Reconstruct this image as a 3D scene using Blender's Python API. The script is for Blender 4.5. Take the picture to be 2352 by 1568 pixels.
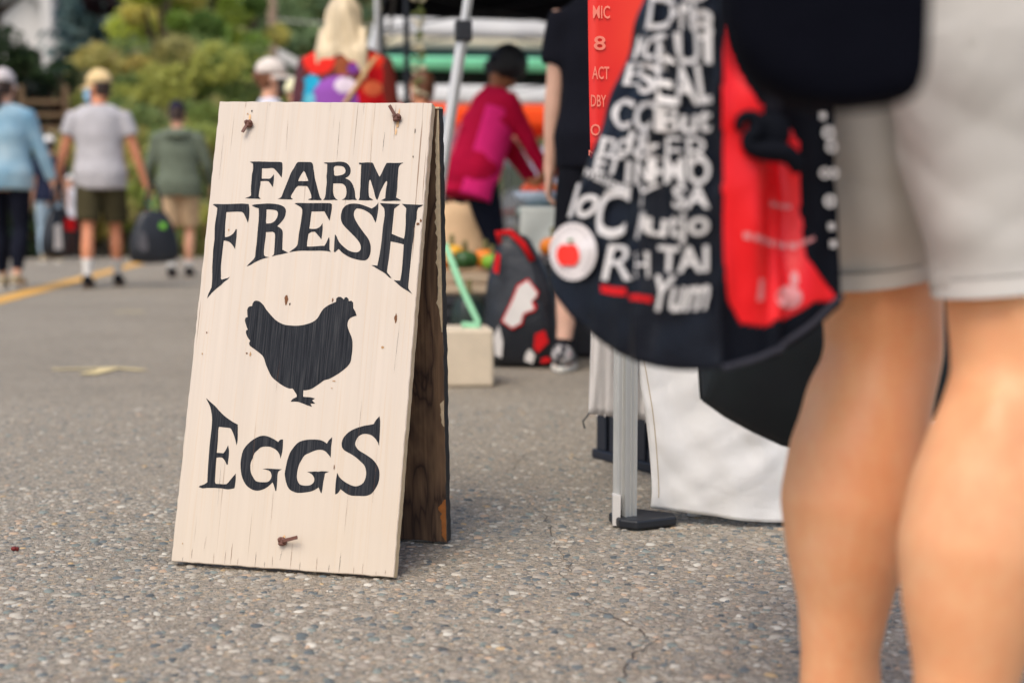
import bpy, bmesh, math, random
import numpy as np
from mathutils import Vector, Matrix, noise
from math import sin, cos, pi, radians, atan, atan2, sqrt
for o in list(bpy.data.objects):
    bpy.data.objects.remove(o)
SC = bpy.context.scene
COL = SC.collection
random.seed(7)
rng = np.random.default_rng(7)

# ---------------------------------------------------------------- camera
FPX, UC, VC, VH, CAMH = 3266.67, 1176.0, 784.0, 505.3, 0.55   # photo measured on a 2352 px wide view
PITCH = atan((VC - VH) / FPX)
cam_d = bpy.data.cameras.new('camera'); cam = bpy.data.objects.new('camera', cam_d); COL.objects.link(cam)
cam.location = (0, 0, CAMH); cam.rotation_euler = (pi / 2 - PITCH, 0, 0)
cam_d.lens = 50; cam_d.sensor_width = 36; cam_d.clip_start = .05; cam_d.clip_end = 1000
cam_d.dof.use_dof = True; cam_d.dof.focus_distance = 2.29; cam_d.dof.aperture_fstop = 2.75
SC.camera = cam
# ---------------------------------------------------------------- light
SUN_DIR = Vector((.45, .89)).normalized()   # the way shadows fall
SUN_EL = radians(54)
to_sun = Vector((-SUN_DIR.x * cos(SUN_EL), -SUN_DIR.y * cos(SUN_EL), sin(SUN_EL)))
world = bpy.data.worlds.new('World'); SC.world = world; world.use_nodes = True
wn = world.node_tree.nodes; wl = world.node_tree.links
bg = wn['Background']; sky = wn.new('ShaderNodeTexSky'); sky.sky_type = 'NISHITA'; sky.sun_disc = False
sky.sun_elevation = SUN_EL; sky.sun_rotation = atan2(to_sun.x, to_sun.y)
sky.air_density = 1.0; sky.dust_density = 3.0; sky.ozone_density = .8
wl.new(sky.outputs[0], bg.inputs[0]); bg.inputs[1].default_value = .15
sun_d = bpy.data.lights.new('sun', 'SUN'); sun = bpy.data.objects.new('sun', sun_d); COL.objects.link(sun)
sun_d.energy = 1.35; sun_d.angle = radians(34); sun_d.color = (1, .95, .85)
sun.rotation_euler = to_sun.to_track_quat('Z', 'Y').to_euler()
SC.view_settings.view_transform = 'Standard'; SC.view_settings.look = 'None'
SC.view_settings.exposure = 0.38; SC.view_settings.gamma = 1.0
SC.cycles.use_denoising = True
SC.cycles.max_bounces = 6; SC.cycles.transparent_max_bounces = 4
SC.cycles.caustics_reflective = False; SC.cycles.caustics_refractive = False

# ---------------------------------------------------------------- helpers
def P(u, v, y):
    """world point seen at (u, v) of the photograph that stands y metres down the street"""
    rx, ru = (u - UC) / FPX, -(v - VC) / FPX
    d = Vector((rx, cos(PITCH) + ru * sin(PITCH), -sin(PITCH) + ru * cos(PITCH)))
    k = y / d.y
    return Vector((d.x * k, y, CAMH + d.z * k))
def G(u, v):
    rx, ru = (u - UC) / FPX, -(v - VC) / FPX
    d = Vector((rx, cos(PITCH) + ru * sin(PITCH), -sin(PITCH) + ru * cos(PITCH)))
    k = -CAMH / d.z
    return Vector((d.x * k, d.y * k, 0))
def lerp(a, b, t): return a + (b - a) * t
def sstep(a, b, x):
    t = min(1, max(0, (x - a) / (b - a))); return t * t * (3 - 2 * t)
def mw(o):
    m = o.matrix_basis.copy()
    while o.parent:
        o = o.parent; m = o.matrix_basis @ m
    return m
def tag(o, label=None, cat=None, group=None, kind=None):
    if label: o['label'] = label
    if cat: o['category'] = cat
    if group: o['group'] = group
    if kind: o['kind'] = kind
    return o
def thing(name, label, cat, loc=(0, 0, 0), rz=0, group=None):
    o = bpy.data.objects.new(name, None); o.empty_display_size = .1; COL.objects.link(o)
    o.location = loc; o.rotation_euler = (0, 0, rz)
    return tag(o, label, cat, group)
def link(name, me, parent=None, mats=()):
    o = bpy.data.objects.new(name, me); COL.objects.link(o)
    if parent: o.parent = parent
    for m in (mats if isinstance(mats, (list, tuple)) else [mats]):
        me.materials.append(m)
    return o
class MB:
    def __init__(s): s.v = []; s.f = []; s.m = []
    def add(s, vs, fs, mi=0):
        b = len(s.v); s.v += [Vector(p) for p in vs]
        for f in fs: s.f.append([b + i for i in f]); s.m.append(mi)
        return s
    def box(s, c, d, rot=None, mi=0, taper=1.0):
        hx, hy, hz = d[0] / 2, d[1] / 2, d[2] / 2
        vs = []
        for z in (-hz, hz):
            k = taper if z > 0 else 1
            for x, y in ((-hx, -hy), (hx, -hy), (hx, hy), (-hx, hy)): vs.append(Vector((x * k, y * k, z)))
        if rot is not None: vs = [rot @ p for p in vs]
        c = Vector(c)
        return s.add([p + c for p in vs], [(3, 2, 1, 0), (4, 5, 6, 7), (0, 1, 5, 4), (1, 2, 6, 5), (2, 3, 7, 6), (3, 0, 4, 7)], mi)
    def loft(s, rings, cap=True, mi=0):
        n = len(rings[0]); vs = [p for r in rings for p in r]; fs = []
        for i in range(len(rings) - 1):
            for j in range(n):
                k = (j + 1) % n
                fs.append((i * n + j, i * n + k, (i + 1) * n + k, (i + 1) * n + j))
        if cap:
            fs.append(tuple(range(n))[::-1]); b = (len(rings) - 1) * n
            fs.append(tuple(range(b, b + n)))
        return s.add(vs, fs, mi)
    def tube(s, pts, rad, n=10, ref=(0, 1, 0), mi=0, cap=True):
        pts = [Vector(p) for p in pts]; rings = []
        if not isinstance(rad, (list, tuple)): rad = [rad] * len(pts)
        ref = Vector(ref)
        for i, p in enumerate(pts):
            t = (pts[min(i + 1, len(pts) - 1)] - pts[max(i - 1, 0)]).normalized()
            rf = ref if abs(t.dot(ref)) < .95 else Vector((1, 0, 0))
            a = t.cross(rf).normalized(); b = a.cross(t).normalized()
            ra, rb = rad[i] if isinstance(rad[i], (tuple, list)) else (rad[i], rad[i])
            rings.append([p + a * ra * cos(2 * pi * j / n) + b * rb * sin(2 * pi * j / n) for j in range(n)])
        return s.loft(rings, cap, mi)
    def ell(s, c, r, rot=None, nu=12, nv=8, mi=0):
        c = Vector(c); rings = []
        for i in range(1, nv):
            th = pi * i / nv
            ring = []
            for j in range(nu):
                p = Vector((r[0] * sin(th) * cos(2 * pi * j / nu), r[1] * sin(th) * sin(2 * pi * j / nu), -r[2] * cos(th)))
                ring.append(c + (rot @ p if rot is not None else p))
            rings.append(ring)
        return s.loft(rings, True, mi)
    def grid(s, fn, nu, nv, mi=0, flip=False):
        vs = [fn(i / nu, j / nv) for j in range(nv + 1) for i in range(nu + 1)]
        fs = []
        for j in range(nv):
            for i in range(nu):
                a = j * (nu + 1) + i
                f = (a, a + 1, a + nu + 2, a + nu + 1)
                fs.append(f[::-1] if flip else f)
        return s.add(vs, fs, mi)
    def prism(s, pts, h, mi=0):
        """closed plan polygon (3-D points) extruded by the vector h"""
        n = len(pts); pts = [Vector(p) for p in pts]; h = Vector(h)
        return s.add(pts + [p + h for p in pts], [tuple(range(n))[::-1], tuple(range(n, 2 * n))] +
                     [(i, (i + 1) % n, n + (i + 1) % n, n + i) for i in range(n)], mi)
    def mesh(s, name, inv=None):
        me = bpy.data.meshes.new(name)
        vs = s.v if inv is None else [inv @ p for p in s.v]
        me.from_pydata([tuple(p) for p in vs], [], s.f); me.polygons.foreach_set('material_index', s.m); me.update()
        bm = bmesh.new(); bm.from_mesh(me); bmesh.ops.recalc_face_normals(bm, faces=bm.faces); bm.to_mesh(me); bm.free()
        return me
    def build(s, name, mats, parent=None, world=False, smooth=False, bevel=0, kind=None, sub=0, solid=0):
        inv = mw(parent).inverted() if (world and parent) else None
        me = s.mesh(name, inv)
        if smooth: me.polygons.foreach_set('use_smooth', [True] * len(me.polygons))
        o = link(name, me, parent, mats)
        if solid:
            md = o.modifiers.new('solid', 'SOLIDIFY'); md.thickness = solid; md.offset = 0
        if bevel:
            md = o.modifiers.new('bevel', 'BEVEL'); md.width = bevel; md.segments = 2; md.limit_method = 'ANGLE'
        if sub:
            md = o.modifiers.new('sub', 'SUBSURF'); md.levels = md.render_levels = sub
        if kind: o['kind'] = kind
        return o
def bake(o):
    """apply the modifiers of o"""
    dg = bpy.context.evaluated_depsgraph_get(); dg.update()
    me = bpy.data.meshes.new_from_object(o.evaluated_get(dg))
    old = o.data; o.modifiers.clear(); o.data = me
    if old.users == 0: bpy.data.meshes.remove(old)
    return o
def remeshed(mb, name, mat, parent, voxel=.01, smooth=6, fold=0, fscale=9.0, seed=0):
    me = mb.mesh(name)
    o = link(name, me, parent, mat)
    md = o.modifiers.new('r', 'REMESH'); md.mode = 'VOXEL'; md.voxel_size = voxel; md.use_smooth_shade = True
    if smooth:
        md = o.modifiers.new('s', 'SMOOTH'); md.iterations = smooth; md.factor = .5
    bake(o)
    if not o.data.materials: o.data.materials.append(mat)
    if fold:
        n = len(o.data.vertices); co = np.empty(n * 3); o.data.vertices.foreach_get('co', co); co = co.reshape(-1, 3)
        nm = np.empty(n * 3); o.data.vertices.foreach_get('normal', nm); nm = nm.reshape(-1, 3)
        for i in range(n):
            p = Vector(co[i]) * fscale
            p.x += seed; p.z *= .6
            k = noise.noise(p) + .5 * noise.noise(p * 2.1)
            co[i] += nm[i] * fold * k
        o.data.vertices.foreach_set('co', co.ravel()); o.data.update()
    return o
def text_flat(body, bold=0.0, shear=0.0, res=3):
    """outline letters as a flat triangulated mesh normalised to a unit box: (verts2d, faces)"""
    cu = bpy.data.curves.new('t', 'FONT'); cu.body = body; cu.offset = bold; cu.shear = shear; cu.resolution_u = res
    ob = bpy.data.objects.new('t', cu); COL.objects.link(ob)
    dg = bpy.context.evaluated_depsgraph_get(); dg.update()
    me = bpy.data.meshes.new_from_object(ob.evaluated_get(dg))
    v = np.array([(p.co.x, p.co.y) for p in me.vertices]); f = [tuple(p.vertices) for p in me.polygons]
    bpy.data.objects.remove(ob); bpy.data.curves.remove(cu); bpy.data.meshes.remove(me)
    v -= v.min(0); v /= v.max(0)
    return v, f
def poly_flat(loops):
    """fill flat outlines with holes"""
    cu = bpy.data.curves.new('p', 'CURVE'); cu.dimensions = '2D'; cu.fill_mode = 'FRONT'
    for L in loops:
        sp = cu.splines.new('POLY'); sp.points.add(len(L) - 1); sp.use_cyclic_u = True
        for q, (x, y) in zip(sp.points, L): q.co = (x, y, 0, 1)
    ob = bpy.data.objects.new('p', cu); COL.objects.link(ob)
    dg = bpy.context.evaluated_depsgraph_get(); dg.update()
    me = bpy.data.meshes.new_from_object(ob.evaluated_get(dg))
    v = [(p.co.x, p.co.y) for p in me.vertices]; f = [tuple(p.vertices) for p in me.polygons]
    bpy.data.objects.remove(ob); bpy.data.curves.remove(cu); bpy.data.meshes.remove(me)
    return v, f
def inpoly(x, y, pts):
    c = False; j = len(pts) - 1
    for i in range(len(pts)):
        xi, yi = pts[i]; xj, yj = pts[j]
        if (yi > y) != (yj > y) and x < (xj - xi) * (y - yi) / (yj - yi) + xi: c = not c
        j = i
    return c

# ---------------------------------------------------------------- materials
def srgb(r, g, b):
    f = lambda c: ((c / 255 + .055) / 1.055) ** 2.4 if c > 10 else c / 255 / 12.92
    return (f(r), f(g), f(b))
class NT:
    def __init__(s, name):
        s.mat = bpy.data.materials.new(name); s.mat.use_nodes = True
        s.t = s.mat.node_tree; s.b = s.t.nodes['Principled BSDF']; s.out = s.t.nodes['Material Output']
    def n(s, typ, **kw):
        nd = s.t.nodes.new(typ)
        for k, v in kw.items(): setattr(nd, k, v)
        return nd
    def l(s, a, b): s.t.links.new(a, b)
    def coord(s, scale=(1, 1, 1), kind='Object', loc=(0, 0, 0)):
        c = s.n('ShaderNodeTexCoord'); m = s.n('ShaderNodeMapping'); m.inputs['Scale'].default_value = scale; m.inputs['Location'].default_value = loc
        s.l(c.outputs[kind], m.inputs[0]); return m.outputs[0]
    def noise(s, vec, scale=5, detail=4, rough=.5, dist=0):
        nd = s.n('ShaderNodeTexNoise'); nd.inputs['Scale'].default_value = scale; nd.inputs['Detail'].default_value = detail
        nd.inputs['Roughness'].default_value = rough; nd.inputs['Distortion'].default_value = dist
        s.l(vec, nd.inputs['Vector']); return nd.outputs['Fac']
    def ramp(s, fac, stops, interp='LINEAR'):
        nd = s.n('ShaderNodeValToRGB'); cr = nd.color_ramp; cr.interpolation = interp
        while len(cr.elements) < len(stops): cr.elements.new(.5)
        for e, (p, c) in zip(cr.elements, stops):
            e.position = p; e.color = (*c, 1) if isinstance(c, (tuple, list)) else (c, c, c, 1)
        s.l(fac, nd.inputs[0]); return nd.outputs[0]
    def mix(s, fac, a, b, mode='MIX'):
        nd = s.n('ShaderNodeMix', data_type='RGBA', blend_type=mode)
        for k_, (sock, val) in enumerate(((nd.inputs[0], fac), (nd.inputs[6], a), (nd.inputs[7], b))):
            if hasattr(val, 'links') or hasattr(val, 'is_output'): s.l(val, sock)
            elif isinstance(val, (tuple, list)): sock.default_value = (*val[:3], 1)
            elif k_ == 0: sock.default_value = val
            else: sock.default_value = (val, val, val, 1)
        return nd.outputs[2]
    def bump(s, h, strength=.3, dist=.01):
        nd = s.n('ShaderNodeBump'); nd.inputs['Strength'].default_value = strength; nd.inputs['Distance'].default_value = dist
        s.l(h, nd.inputs['Height']); s.l(nd.outputs[0], s.b.inputs['Normal']); return nd
    def setp(s, **kw):
        for k, v in kw.items():
            i = s.b.inputs[k.replace('_', ' ')]
            if hasattr(v, 'is_output'): s.l(v, i)
            elif isinstance(v, (tuple, list)) and len(v) == 3: i.default_value = (*v, 1)
            else: i.default_value = v
        return s
MATS = {}
def M(name, col, rough=.7, var=.15, vscale=8, bump=0, bscale=60, bdist=.004, metal=0, trans=0, sss=0, coat=0, spec=None, stretch=(1, 1, 1), kind='Object'):
    """plain procedural material with mottled colour and fine relief; trans adds light shining through cloth"""
    if name in MATS: return MATS[name]
    t = NT(name); vec = t.coord(stretch, kind)
    f = t.noise(vec, vscale, 5, .6)
    c = t.ramp(f, [(.25, tuple(x * (1 - var) for x in col)), (.75, tuple(min(1, x * (1 + var)) for x in col))])
    t.setp(Base_Color=c, Roughness=rough, Metallic=metal)
    if spec is not None: t.b.inputs['Specular IOR Level'].default_value = spec
    if coat: t.b.inputs['Coat Weight'].default_value = coat; t.b.inputs['Coat Roughness'].default_value = .2
    if sss:
        t.b.inputs['Subsurface Weight'].default_value = sss; t.b.inputs['Subsurface Radius'].default_value = (.9, .35, .2); t.b.inputs['Subsurface Scale'].default_value = .01
    if bump:
        t.bump(t.noise(vec, bscale, 4, .6), bump, bdist)
    if trans:
        tr = t.n('ShaderNodeBsdfTranslucent'); t.l(c, tr.inputs[0]); ms = t.n('ShaderNodeMixShader'); ms.inputs[0].default_value = trans
        t.l(t.b.outputs[0], ms.inputs[1]); t.l(tr.outputs[0], ms.inputs[2]); t.l(ms.outputs[0], t.out.inputs[0])
    MATS[name] = t.mat; return t.mat
def fabric(name, rgb, **kw):
    a = dict(rough=.9, var=.10, vscale=14, bump=.25, bscale=40, bdist=.006, spec=.15); a.update(kw)
    return M(name, srgb(*rgb), **a)
def attr_mat(name, rough=.8, spec=.2, sheen=0, trans=0):
    t = NT(name); a = t.n('ShaderNodeAttribute'); a.attribute_name = 'Col'
    t.setp(Base_Color=a.outputs['Color'], Roughness=rough); t.b.inputs['Specular IOR Level'].default_value = spec
    if trans:
        tr = t.n('ShaderNodeBsdfTranslucent'); t.l(a.outputs['Color'], tr.inputs[0]); ms = t.n('ShaderNodeMixShader'); ms.inputs[0].default_value = trans
        t.l(t.b.outputs[0], ms.inputs[1]); t.l(tr.outputs[0], ms.inputs[2]); t.l(ms.outputs[0], t.out.inputs[0])
    return t.mat
def vcol(me, cols):
    """cols: array of one rgb per vertex"""
    a = me.color_attributes.new('Col', 'FLOAT_COLOR', 'POINT')
    c = np.ones((len(me.vertices), 4), np.float32); c[:, :3] = cols
    a.data.foreach_set('color', c.ravel())
def np_mesh(name, v, f):
    """v (n,3); f (m,k) numpy arrays"""
    me = bpy.data.meshes.new(name); m, k = f.shape
    me.vertices.add(len(v)); me.vertices.foreach_set('co', np.ascontiguousarray(v, np.float32).ravel())
    me.loops.add(m * k); me.loops.foreach_set('vertex_index', np.ascontiguousarray(f, np.int32).ravel())
    me.polygons.add(m); me.polygons.foreach_set('loop_start', np.arange(0, m * k, k, dtype=np.int32)); me.polygons.foreach_set('loop_total', np.full(m, k, np.int32))
    me.update(calc_edges=True); me.validate(); return me
ALU = M('aluminium', (.66, .645, .62), rough=.42, var=.06, metal=.35, bump=.05, bscale=200, stretch=(1, 1, .05))
BLACKPL = M('black_plastic', (.012, .014, .019), rough=.45, var=.2)
BLACKST = M('black_steel', (.010, .012, .018), rough=.5, var=.2)
# ================================================================ the setting
STREET = Vector((-.132, .991, 0)).normalized(); ACROSS = Vector((STREET.y, -STREET.x, 0))
def asphalt():
    t = NT('asphalt_aggregate'); vec = t.coord()
    vo = t.n('ShaderNodeTexVoronoi'); vo.inputs['Scale'].default_value = 150; t.l(vec, vo.inputs['Vector'])
    sep = t.n('ShaderNodeSeparateColor'); t.l(vo.outputs['Color'], sep.inputs[0])
    stone = t.ramp(sep.outputs[0], [(0, srgb(100, 100, 100)), (.18, srgb(128, 123, 118)), (.4, srgb(154, 145, 136)), (.6, srgb(146, 134, 124)), (.78, srgb(166, 156, 146)), (.92, srgb(172, 150, 128)), (1, srgb(184, 176, 166))])
    vo2 = t.n('ShaderNodeTexVoronoi'); vo2.inputs['Scale'].default_value = 420; t.l(vec, vo2.inputs['Vector'])
    sep2 = t.n('ShaderNodeSeparateColor'); t.l(vo2.outputs['Color'], sep2.inputs[0])
    grit = t.ramp(sep2.outputs[0], [(0, srgb(98, 91, 84)), (.5, srgb(144, 132, 121)), (1, srgb(174, 162, 150))])
    c = t.mix(t.ramp(sep.outputs[1], [(.45, 0), (.55, 1)]), stone, grit); c = t.mix(1, c, (1.11, 1.15, 1.09), 'MULTIPLY')
    big = t.noise(vec, .9, 5, .6); c = t.mix(.55, c, t.ramp(big, [(.3, (.36, .35, .34)), (.7, (.56, .545, .53))]), 'OVERLAY')
    mid = t.noise(vec, 11, 4, .6); c = t.mix(.3, c, t.ramp(mid, [(.3, (.38, .38, .38)), (.7, (.6, .59, .57))]), 'OVERLAY')
    t.setp(Base_Color=c, Roughness=.85); t.b.inputs['Specular IOR Level'].default_value = .3
    h = t.mix(.5, vo.outputs['Distance'], vo2.outputs['Distance'])
    t.bump(h, .7, .004); return t.mat
ASPH = asphalt()
def hz(x, y):
    """height of the ground: a level street, a bank on its left, a wooded hill behind"""
    left = 4.6 * sstep(-5.6 - .2 * max(0, y - 12), -15 - .2 * max(0, y - 12), x) * sstep(14, 30, y)
    back = 34 * sstep(48, 170, y) + 3 * sstep(40, 56, y) * sstep(-3, -12, x)
    return left + back
mb = MB(); mb.add([(-14, -40, 0), (40, -40, 0), (40, 60, 0), (-14, 60, 0)], [(0, 1, 2, 3)])
road = mb.build('road', ASPH); tag(road, 'grey aggregate asphalt street running back between the stalls', kind='structure')
# stones showing in the worn surface close by: real flattened pebbles bedded in the asphalt
def pebbles():
    N = 42000
    y = np.sqrt(rng.uniform(1.25 ** 2, 4.2 ** 2, N)); y = np.where(rng.random(N) < .6, rng.uniform(1.3, 2.9, N), y)
    x = rng.uniform(-1, 1, N) * (.45 * y + .35)
    r = rng.gamma(4.4, .00122, N).clip(.002, .0112); asp = rng.uniform(.55, 1, N); th = rng.uniform(0, pi, N); hgt = r * rng.uniform(.10, .30, N)
    k = 7; ang = np.arange(k) * 2 * pi / k
    base = np.stack([np.cos(ang), np.sin(ang)], 1)
    jit = rng.uniform(.78, 1.15, (N, k))
    lx = base[None, :, 0] * jit * r[:, None]; ly = base[None, :, 1] * jit * (r * asp)[:, None]
    c, s_ = np.cos(th)[:, None], np.sin(th)[:, None]
    X = lx * c - ly * s_; Y = lx * s_ + ly * c
    v = np.zeros((N, 2 * k + 1, 3))
    v[:, :k, 0] = X + x[:, None]; v[:, :k, 1] = Y + y[:, None]; v[:, :k, 2] = -.002
    v[:, k:2 * k, 0] = X * .72 + x[:, None]; v[:, k:2 * k, 1] = Y * .72 + y[:, None]; v[:, k:2 * k, 2] = (hgt * .8)[:, None] + rng.uniform(-.0003, .0003, (N, k))
    v[:, 2 * k, 0] = x; v[:, 2 * k, 1] = y; v[:, 2 * k, 2] = hgt
    tri = []
    for j in range(k):
        q = (j + 1) % k
        tri += [(j, q, k + q), (j, k + q, k + j), (k + j, k + q, 2 * k)]
    tri = np.array(tri); f = (tri[None] + (np.arange(N) * (2 * k + 1))[:, None, None]).reshape(-1, 3)
    pal = np.array([srgb(*c) for c in [(156, 146, 136), (166, 156, 146), (146, 136, 126), (132, 126, 121), (110, 112, 113), (98, 103, 106), (122, 127, 124), (176, 166, 156), (192, 184, 175), (176, 150, 130), (180, 152, 118), (160, 148, 138), (138, 126, 117), (84, 88, 92)]])
    w = np.array([17, 16, 13, 10, 8, 6, 9, 9, 3, 4, 1.4, 13, 9, 2.2]); w /= w.sum()
    ci = pal[rng.choice(len(pal), N, p=w)] * rng.uniform(.85, 1.12, (N, 1)) * np.array([1.08, 1.11, 1.06])
    me = np_mesh('road_stones', v.reshape(-1, 3), f); vcol(me, np.repeat(ci, 2 * k + 1, 0))
    t = NT('road_stone'); a = t.n('ShaderNodeAttribute'); a.attribute_name = 'Col'; n = t.noise(t.coord(), 500, 3, .6)
    t.setp(Base_Color=t.mix(.5, a.outputs['Color'], t.ramp(n, [(.3, .36), (.7, .62)]), 'OVERLAY'), Roughness=.8); t.b.inputs['Specular IOR Level'].default_value = .3
    me.polygons.foreach_set('use_smooth', [True] * len(me.polygons))
    o = link('road_stones', me, road, t.mat); o['kind'] = 'stuff'
pebbles()
# cracks: jagged open seams
DARK = M('crack_dirt', srgb(88, 80, 72), rough=1, var=.35, vscale=90)
def crack(pts, w, name='crack'):
    P2 = []
    for a, b in zip(pts[:-1], pts[1:]):
        a = G(*a); b = G(*b); n = 9
        for i in range(n): P2.append(lerp(a, b, i / n))
    P2.append(G(*pts[-1])); L, R = [], []
    for i, p in enumerate(P2):
        q = Vector((noise.noise(p * 37), noise.noise(p * 37 + Vector((9, 3, 1))), 0)) * .013
        t = (P2[min(i + 1, len(P2) - 1)] - P2[max(i - 1, 0)]).normalized(); n = Vector((-t.y, t.x, 0))
        ww = w * (.25 + 1.1 * abs(noise.noise(p * 60))) * (1 if 0 < i < len(P2) - 1 else .1)
        L.append(p + q + n * ww + Vector((0, 0, .0012))); R.append(p + q - n * ww + Vector((0, 0, .0012)))
    m = MB(); m.add(L + R, [(i, i + 1, len(L) + i + 1, len(L) + i) for i in range(len(L) - 1)])
    m.build(name, DARK, road)
crack([(1245, 1160), (1275, 1250), (1312, 1300), (1290, 1320), (1330, 1370), (1370, 1400)], .0016)
crack([(1370, 1400), (1470, 1445), (1500, 1470), (1445, 1520), (1430, 1568), (1420, 1640)], .0022)
crack([(1180, 1080), (1205, 1045), (1185, 1050), (1195, 1060)], .0018)
crack([(940, 1480), (1100, 1500), (1200, 1530)], .0012)
# painted marks
YEL = M('road_line_paint', srgb(226, 170, 78), rough=.8, var=.16, vscale=30, bump=.2, bscale=300)
YEL2 = M('faded_marking_paint', srgb(216, 196, 146), rough=.85, var=.2, vscale=60, bump=.2, bscale=300)
A0 = G(-40, 700); A0.z = .004; d = (G(405, 583) - A0).normalized(); d.z = 0; nrm = Vector((d.y, -d.x, 0))
m = MB(); a = A0 - d * 12; b = A0 + d * 34
m.add([a - nrm * .09, a + nrm * .09, b + nrm * .09, b - nrm * .09], [(0, 1, 2, 3)])
tag(m.build('road_line', YEL), 'yellow painted centre line along the street', kind='structure')
def mark(strokes, name, label):
    m = MB()
    for k, (pts, w) in enumerate(strokes):
        g = [G(*p) for p in pts]
        for p in g: p.z = .004 + .0012 * k
        L, R = [], []
        for i, p in enumerate(g):
            t = (g[min(i + 1, len(g) - 1)] - g[max(i - 1, 0)]).normalized(); n = Vector((-t.y, t.x, 0)) * w
            L.append(p + n); R.append(p - n)
        m.add(L + R, [(i, i + 1, len(L) + i + 1, len(L) + i) for i in range(len(L) - 1)])
    tag(m.build(name, YEL2), label, kind='structure')
mark([([(120, 850), (200, 848), (262, 846), (330, 852)], .022), ([(200, 862), (225, 856), (262, 846)], .035)], 'road_arrow', 'faded yellow arrow painted on the asphalt left of the sign')
mark([([(262, 717), (330, 717)], .03)], 'road_mark', 'faint yellow dash painted on the asphalt')
m = MB(); g = G(32, 1266); m.ell(g + Vector((0, 0, .005)), (.005, .0038, .004)); m.ell(g + Vector((.005, .002, .004)), (.003, .003, .004))
tag(m.build('red_berry', M('berry', srgb(112, 24, 18), rough=.5), smooth=True), 'tiny dark red berry lying on the asphalt at the left', 'berry')
# ground of the bank and the hill
xs = np.concatenate([np.linspace(-150, -20, 40), np.linspace(-19.5, 20, 70), np.linspace(22, 150, 34)]); ys = np.concatenate([np.linspace(13, 60, 60), np.linspace(62, 240, 60)])
XX, YY = np.meshgrid(xs, ys); ZZ = np.array([[hz(x, y) - (.35 if hz(x, y) < .05 else .0) for x in xs] for y in ys])
nu, nv = len(xs), len(ys); idx = np.arange(nu * nv).reshape(nv, nu)
f = np.stack([idx[:-1, :-1], idx[:-1, 1:], idx[1:, 1:], idx[1:, :-1]], -1).reshape(-1, 4)
t = NT('grassy_bank'); vec = t.coord(); n1 = t.noise(vec, .6, 6, .65)
t.setp(Base_Color=t.ramp(n1, [(.3, srgb(66, 70, 40)), (.55, srgb(96, 96, 56)), (.75, srgb(120, 108, 66))]), Roughness=1.0); t.bump(t.noise(vec, 7, 5, .7), .8, .15)
hill = link('hillside', np_mesh('hillside', np.stack([XX.ravel(), YY.ravel(), ZZ.ravel()], 1), f), None, t.mat); hill.data.polygons.foreach_set('use_smooth', [True] * len(f))
tag(hill, 'green wooded hillside rising behind the street', kind='structure')
m = MB(); m.add([(-400, -400, -.5), (400, -400, -.5), (400, 500, -.5), (-400, 500, -.5)], [(0, 1, 2, 3)])
tag(m.build('ground', t.mat), 'grassy ground beyond the street', kind='structure')

# ---------------------------------------------------------------- trees
BARK = M('bark', srgb(92, 76, 62), rough=1, var=.3, vscale=6, bump=.7, bscale=18, bdist=.03, stretch=(1, 1, .3))
LEAF = attr_mat('leaves', .6, .3, trans=.45)
def leaf_cloud(pos, size, cols, name, up=.35):
    n = len(pos); d = rng.normal(size=(n, 3)); d[:, 2] += up; d /= np.linalg.norm(d, axis=1)[:, None]
    a = np.cross(d, rng.normal(size=(n, 3))); a /= np.linalg.norm(a, axis=1)[:, None]; b = np.cross(d, a)
    s = (size * rng.uniform(.6, 1.4, n))[:, None]; bl = rng.uniform(.5, .8, n)[:, None]
    v = np.stack([pos - a * s, pos - b * s * bl + d * s * .15, pos + a * s, pos + b * s * bl + d * s * .15], 1).reshape(-1, 3)
    f = np.arange(4 * n).reshape(n, 4); me = np_mesh(name, v, f); vcol(me, np.repeat(cols, 4, 0)); return me
def tree(label, x, y, h, r, pal, nl=5000, leaf=.11, name='tree', squat=.95, group=None, low=.22, seed=0):
    z0 = hz(x, y) - .1 if y > 13 else 0
    o = thing(name, label, 'tree' if 'shrub' not in name else 'shrub', (x, y, z0), 0, group)
    R = random.Random(seed + int(x * 97 + y * 13)); m = MB(); ch = h * (1 - low); cz = h * low + ch * .5
    bend = Vector((R.uniform(-.2, .2), R.uniform(-.2, .2), 0)) * h * .1
    m.tube([Vector((0, 0, -.2)), Vector((0, 0, h * .15)) + bend * .2, Vector((0, 0, h * .45)) + bend * .6, Vector((0, 0, h * .85)) + bend], [h * .028 + .03, h * .022 + .02, h * .014 + .01, .012], 8)
    cl = []
    for i in range(48):
        a = R.uniform(0, 2 * pi); ph = R.uniform(-.85, 1.0); rr = sqrt(max(0, 1 - ph * ph)) * R.uniform(.4, 1.18)
        c = Vector((cos(a) * rr * r, sin(a) * rr * r, cz + ph * ch * .5)) + bend * .5
        cl.append((c, R.uniform(.13, .38) * r))
        if i % 3 == 0:
            st = Vector((0, 0, max(h * low * .7, c.z - r * .8))) + bend * .4
            m.tube([st, lerp(st, c, .5) + Vector((0, 0, -.05 * h)), c], [h * .01 + .01, h * .006 + .008, .006], 5)
    m.build('trunk', BARK, o, smooth=True)
    P_, C_ = [], []
    pal = np.array([srgb(*c) for c in pal])
    for c, cr in cl:
        n = nl // len(cl); d = rng.normal(size=(n, 3)); d /= np.linalg.norm(d, axis=1)[:, None]
        rad = cr * rng.uniform(.35, 1, n) ** .5
        P_.append(np.array(c) + d * rad[:, None] * np.array([1, 1, squat * .8]))
        base = pal[R.randrange(len(pal))]; C_.append(base[None] * rng.uniform(.7, 1.3, (n, 1)))
    me = leaf_cloud(np.concatenate(P_), leaf, np.concatenate(C_), 'crown'); link('crown', me, o, LEAF)
    return o
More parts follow.
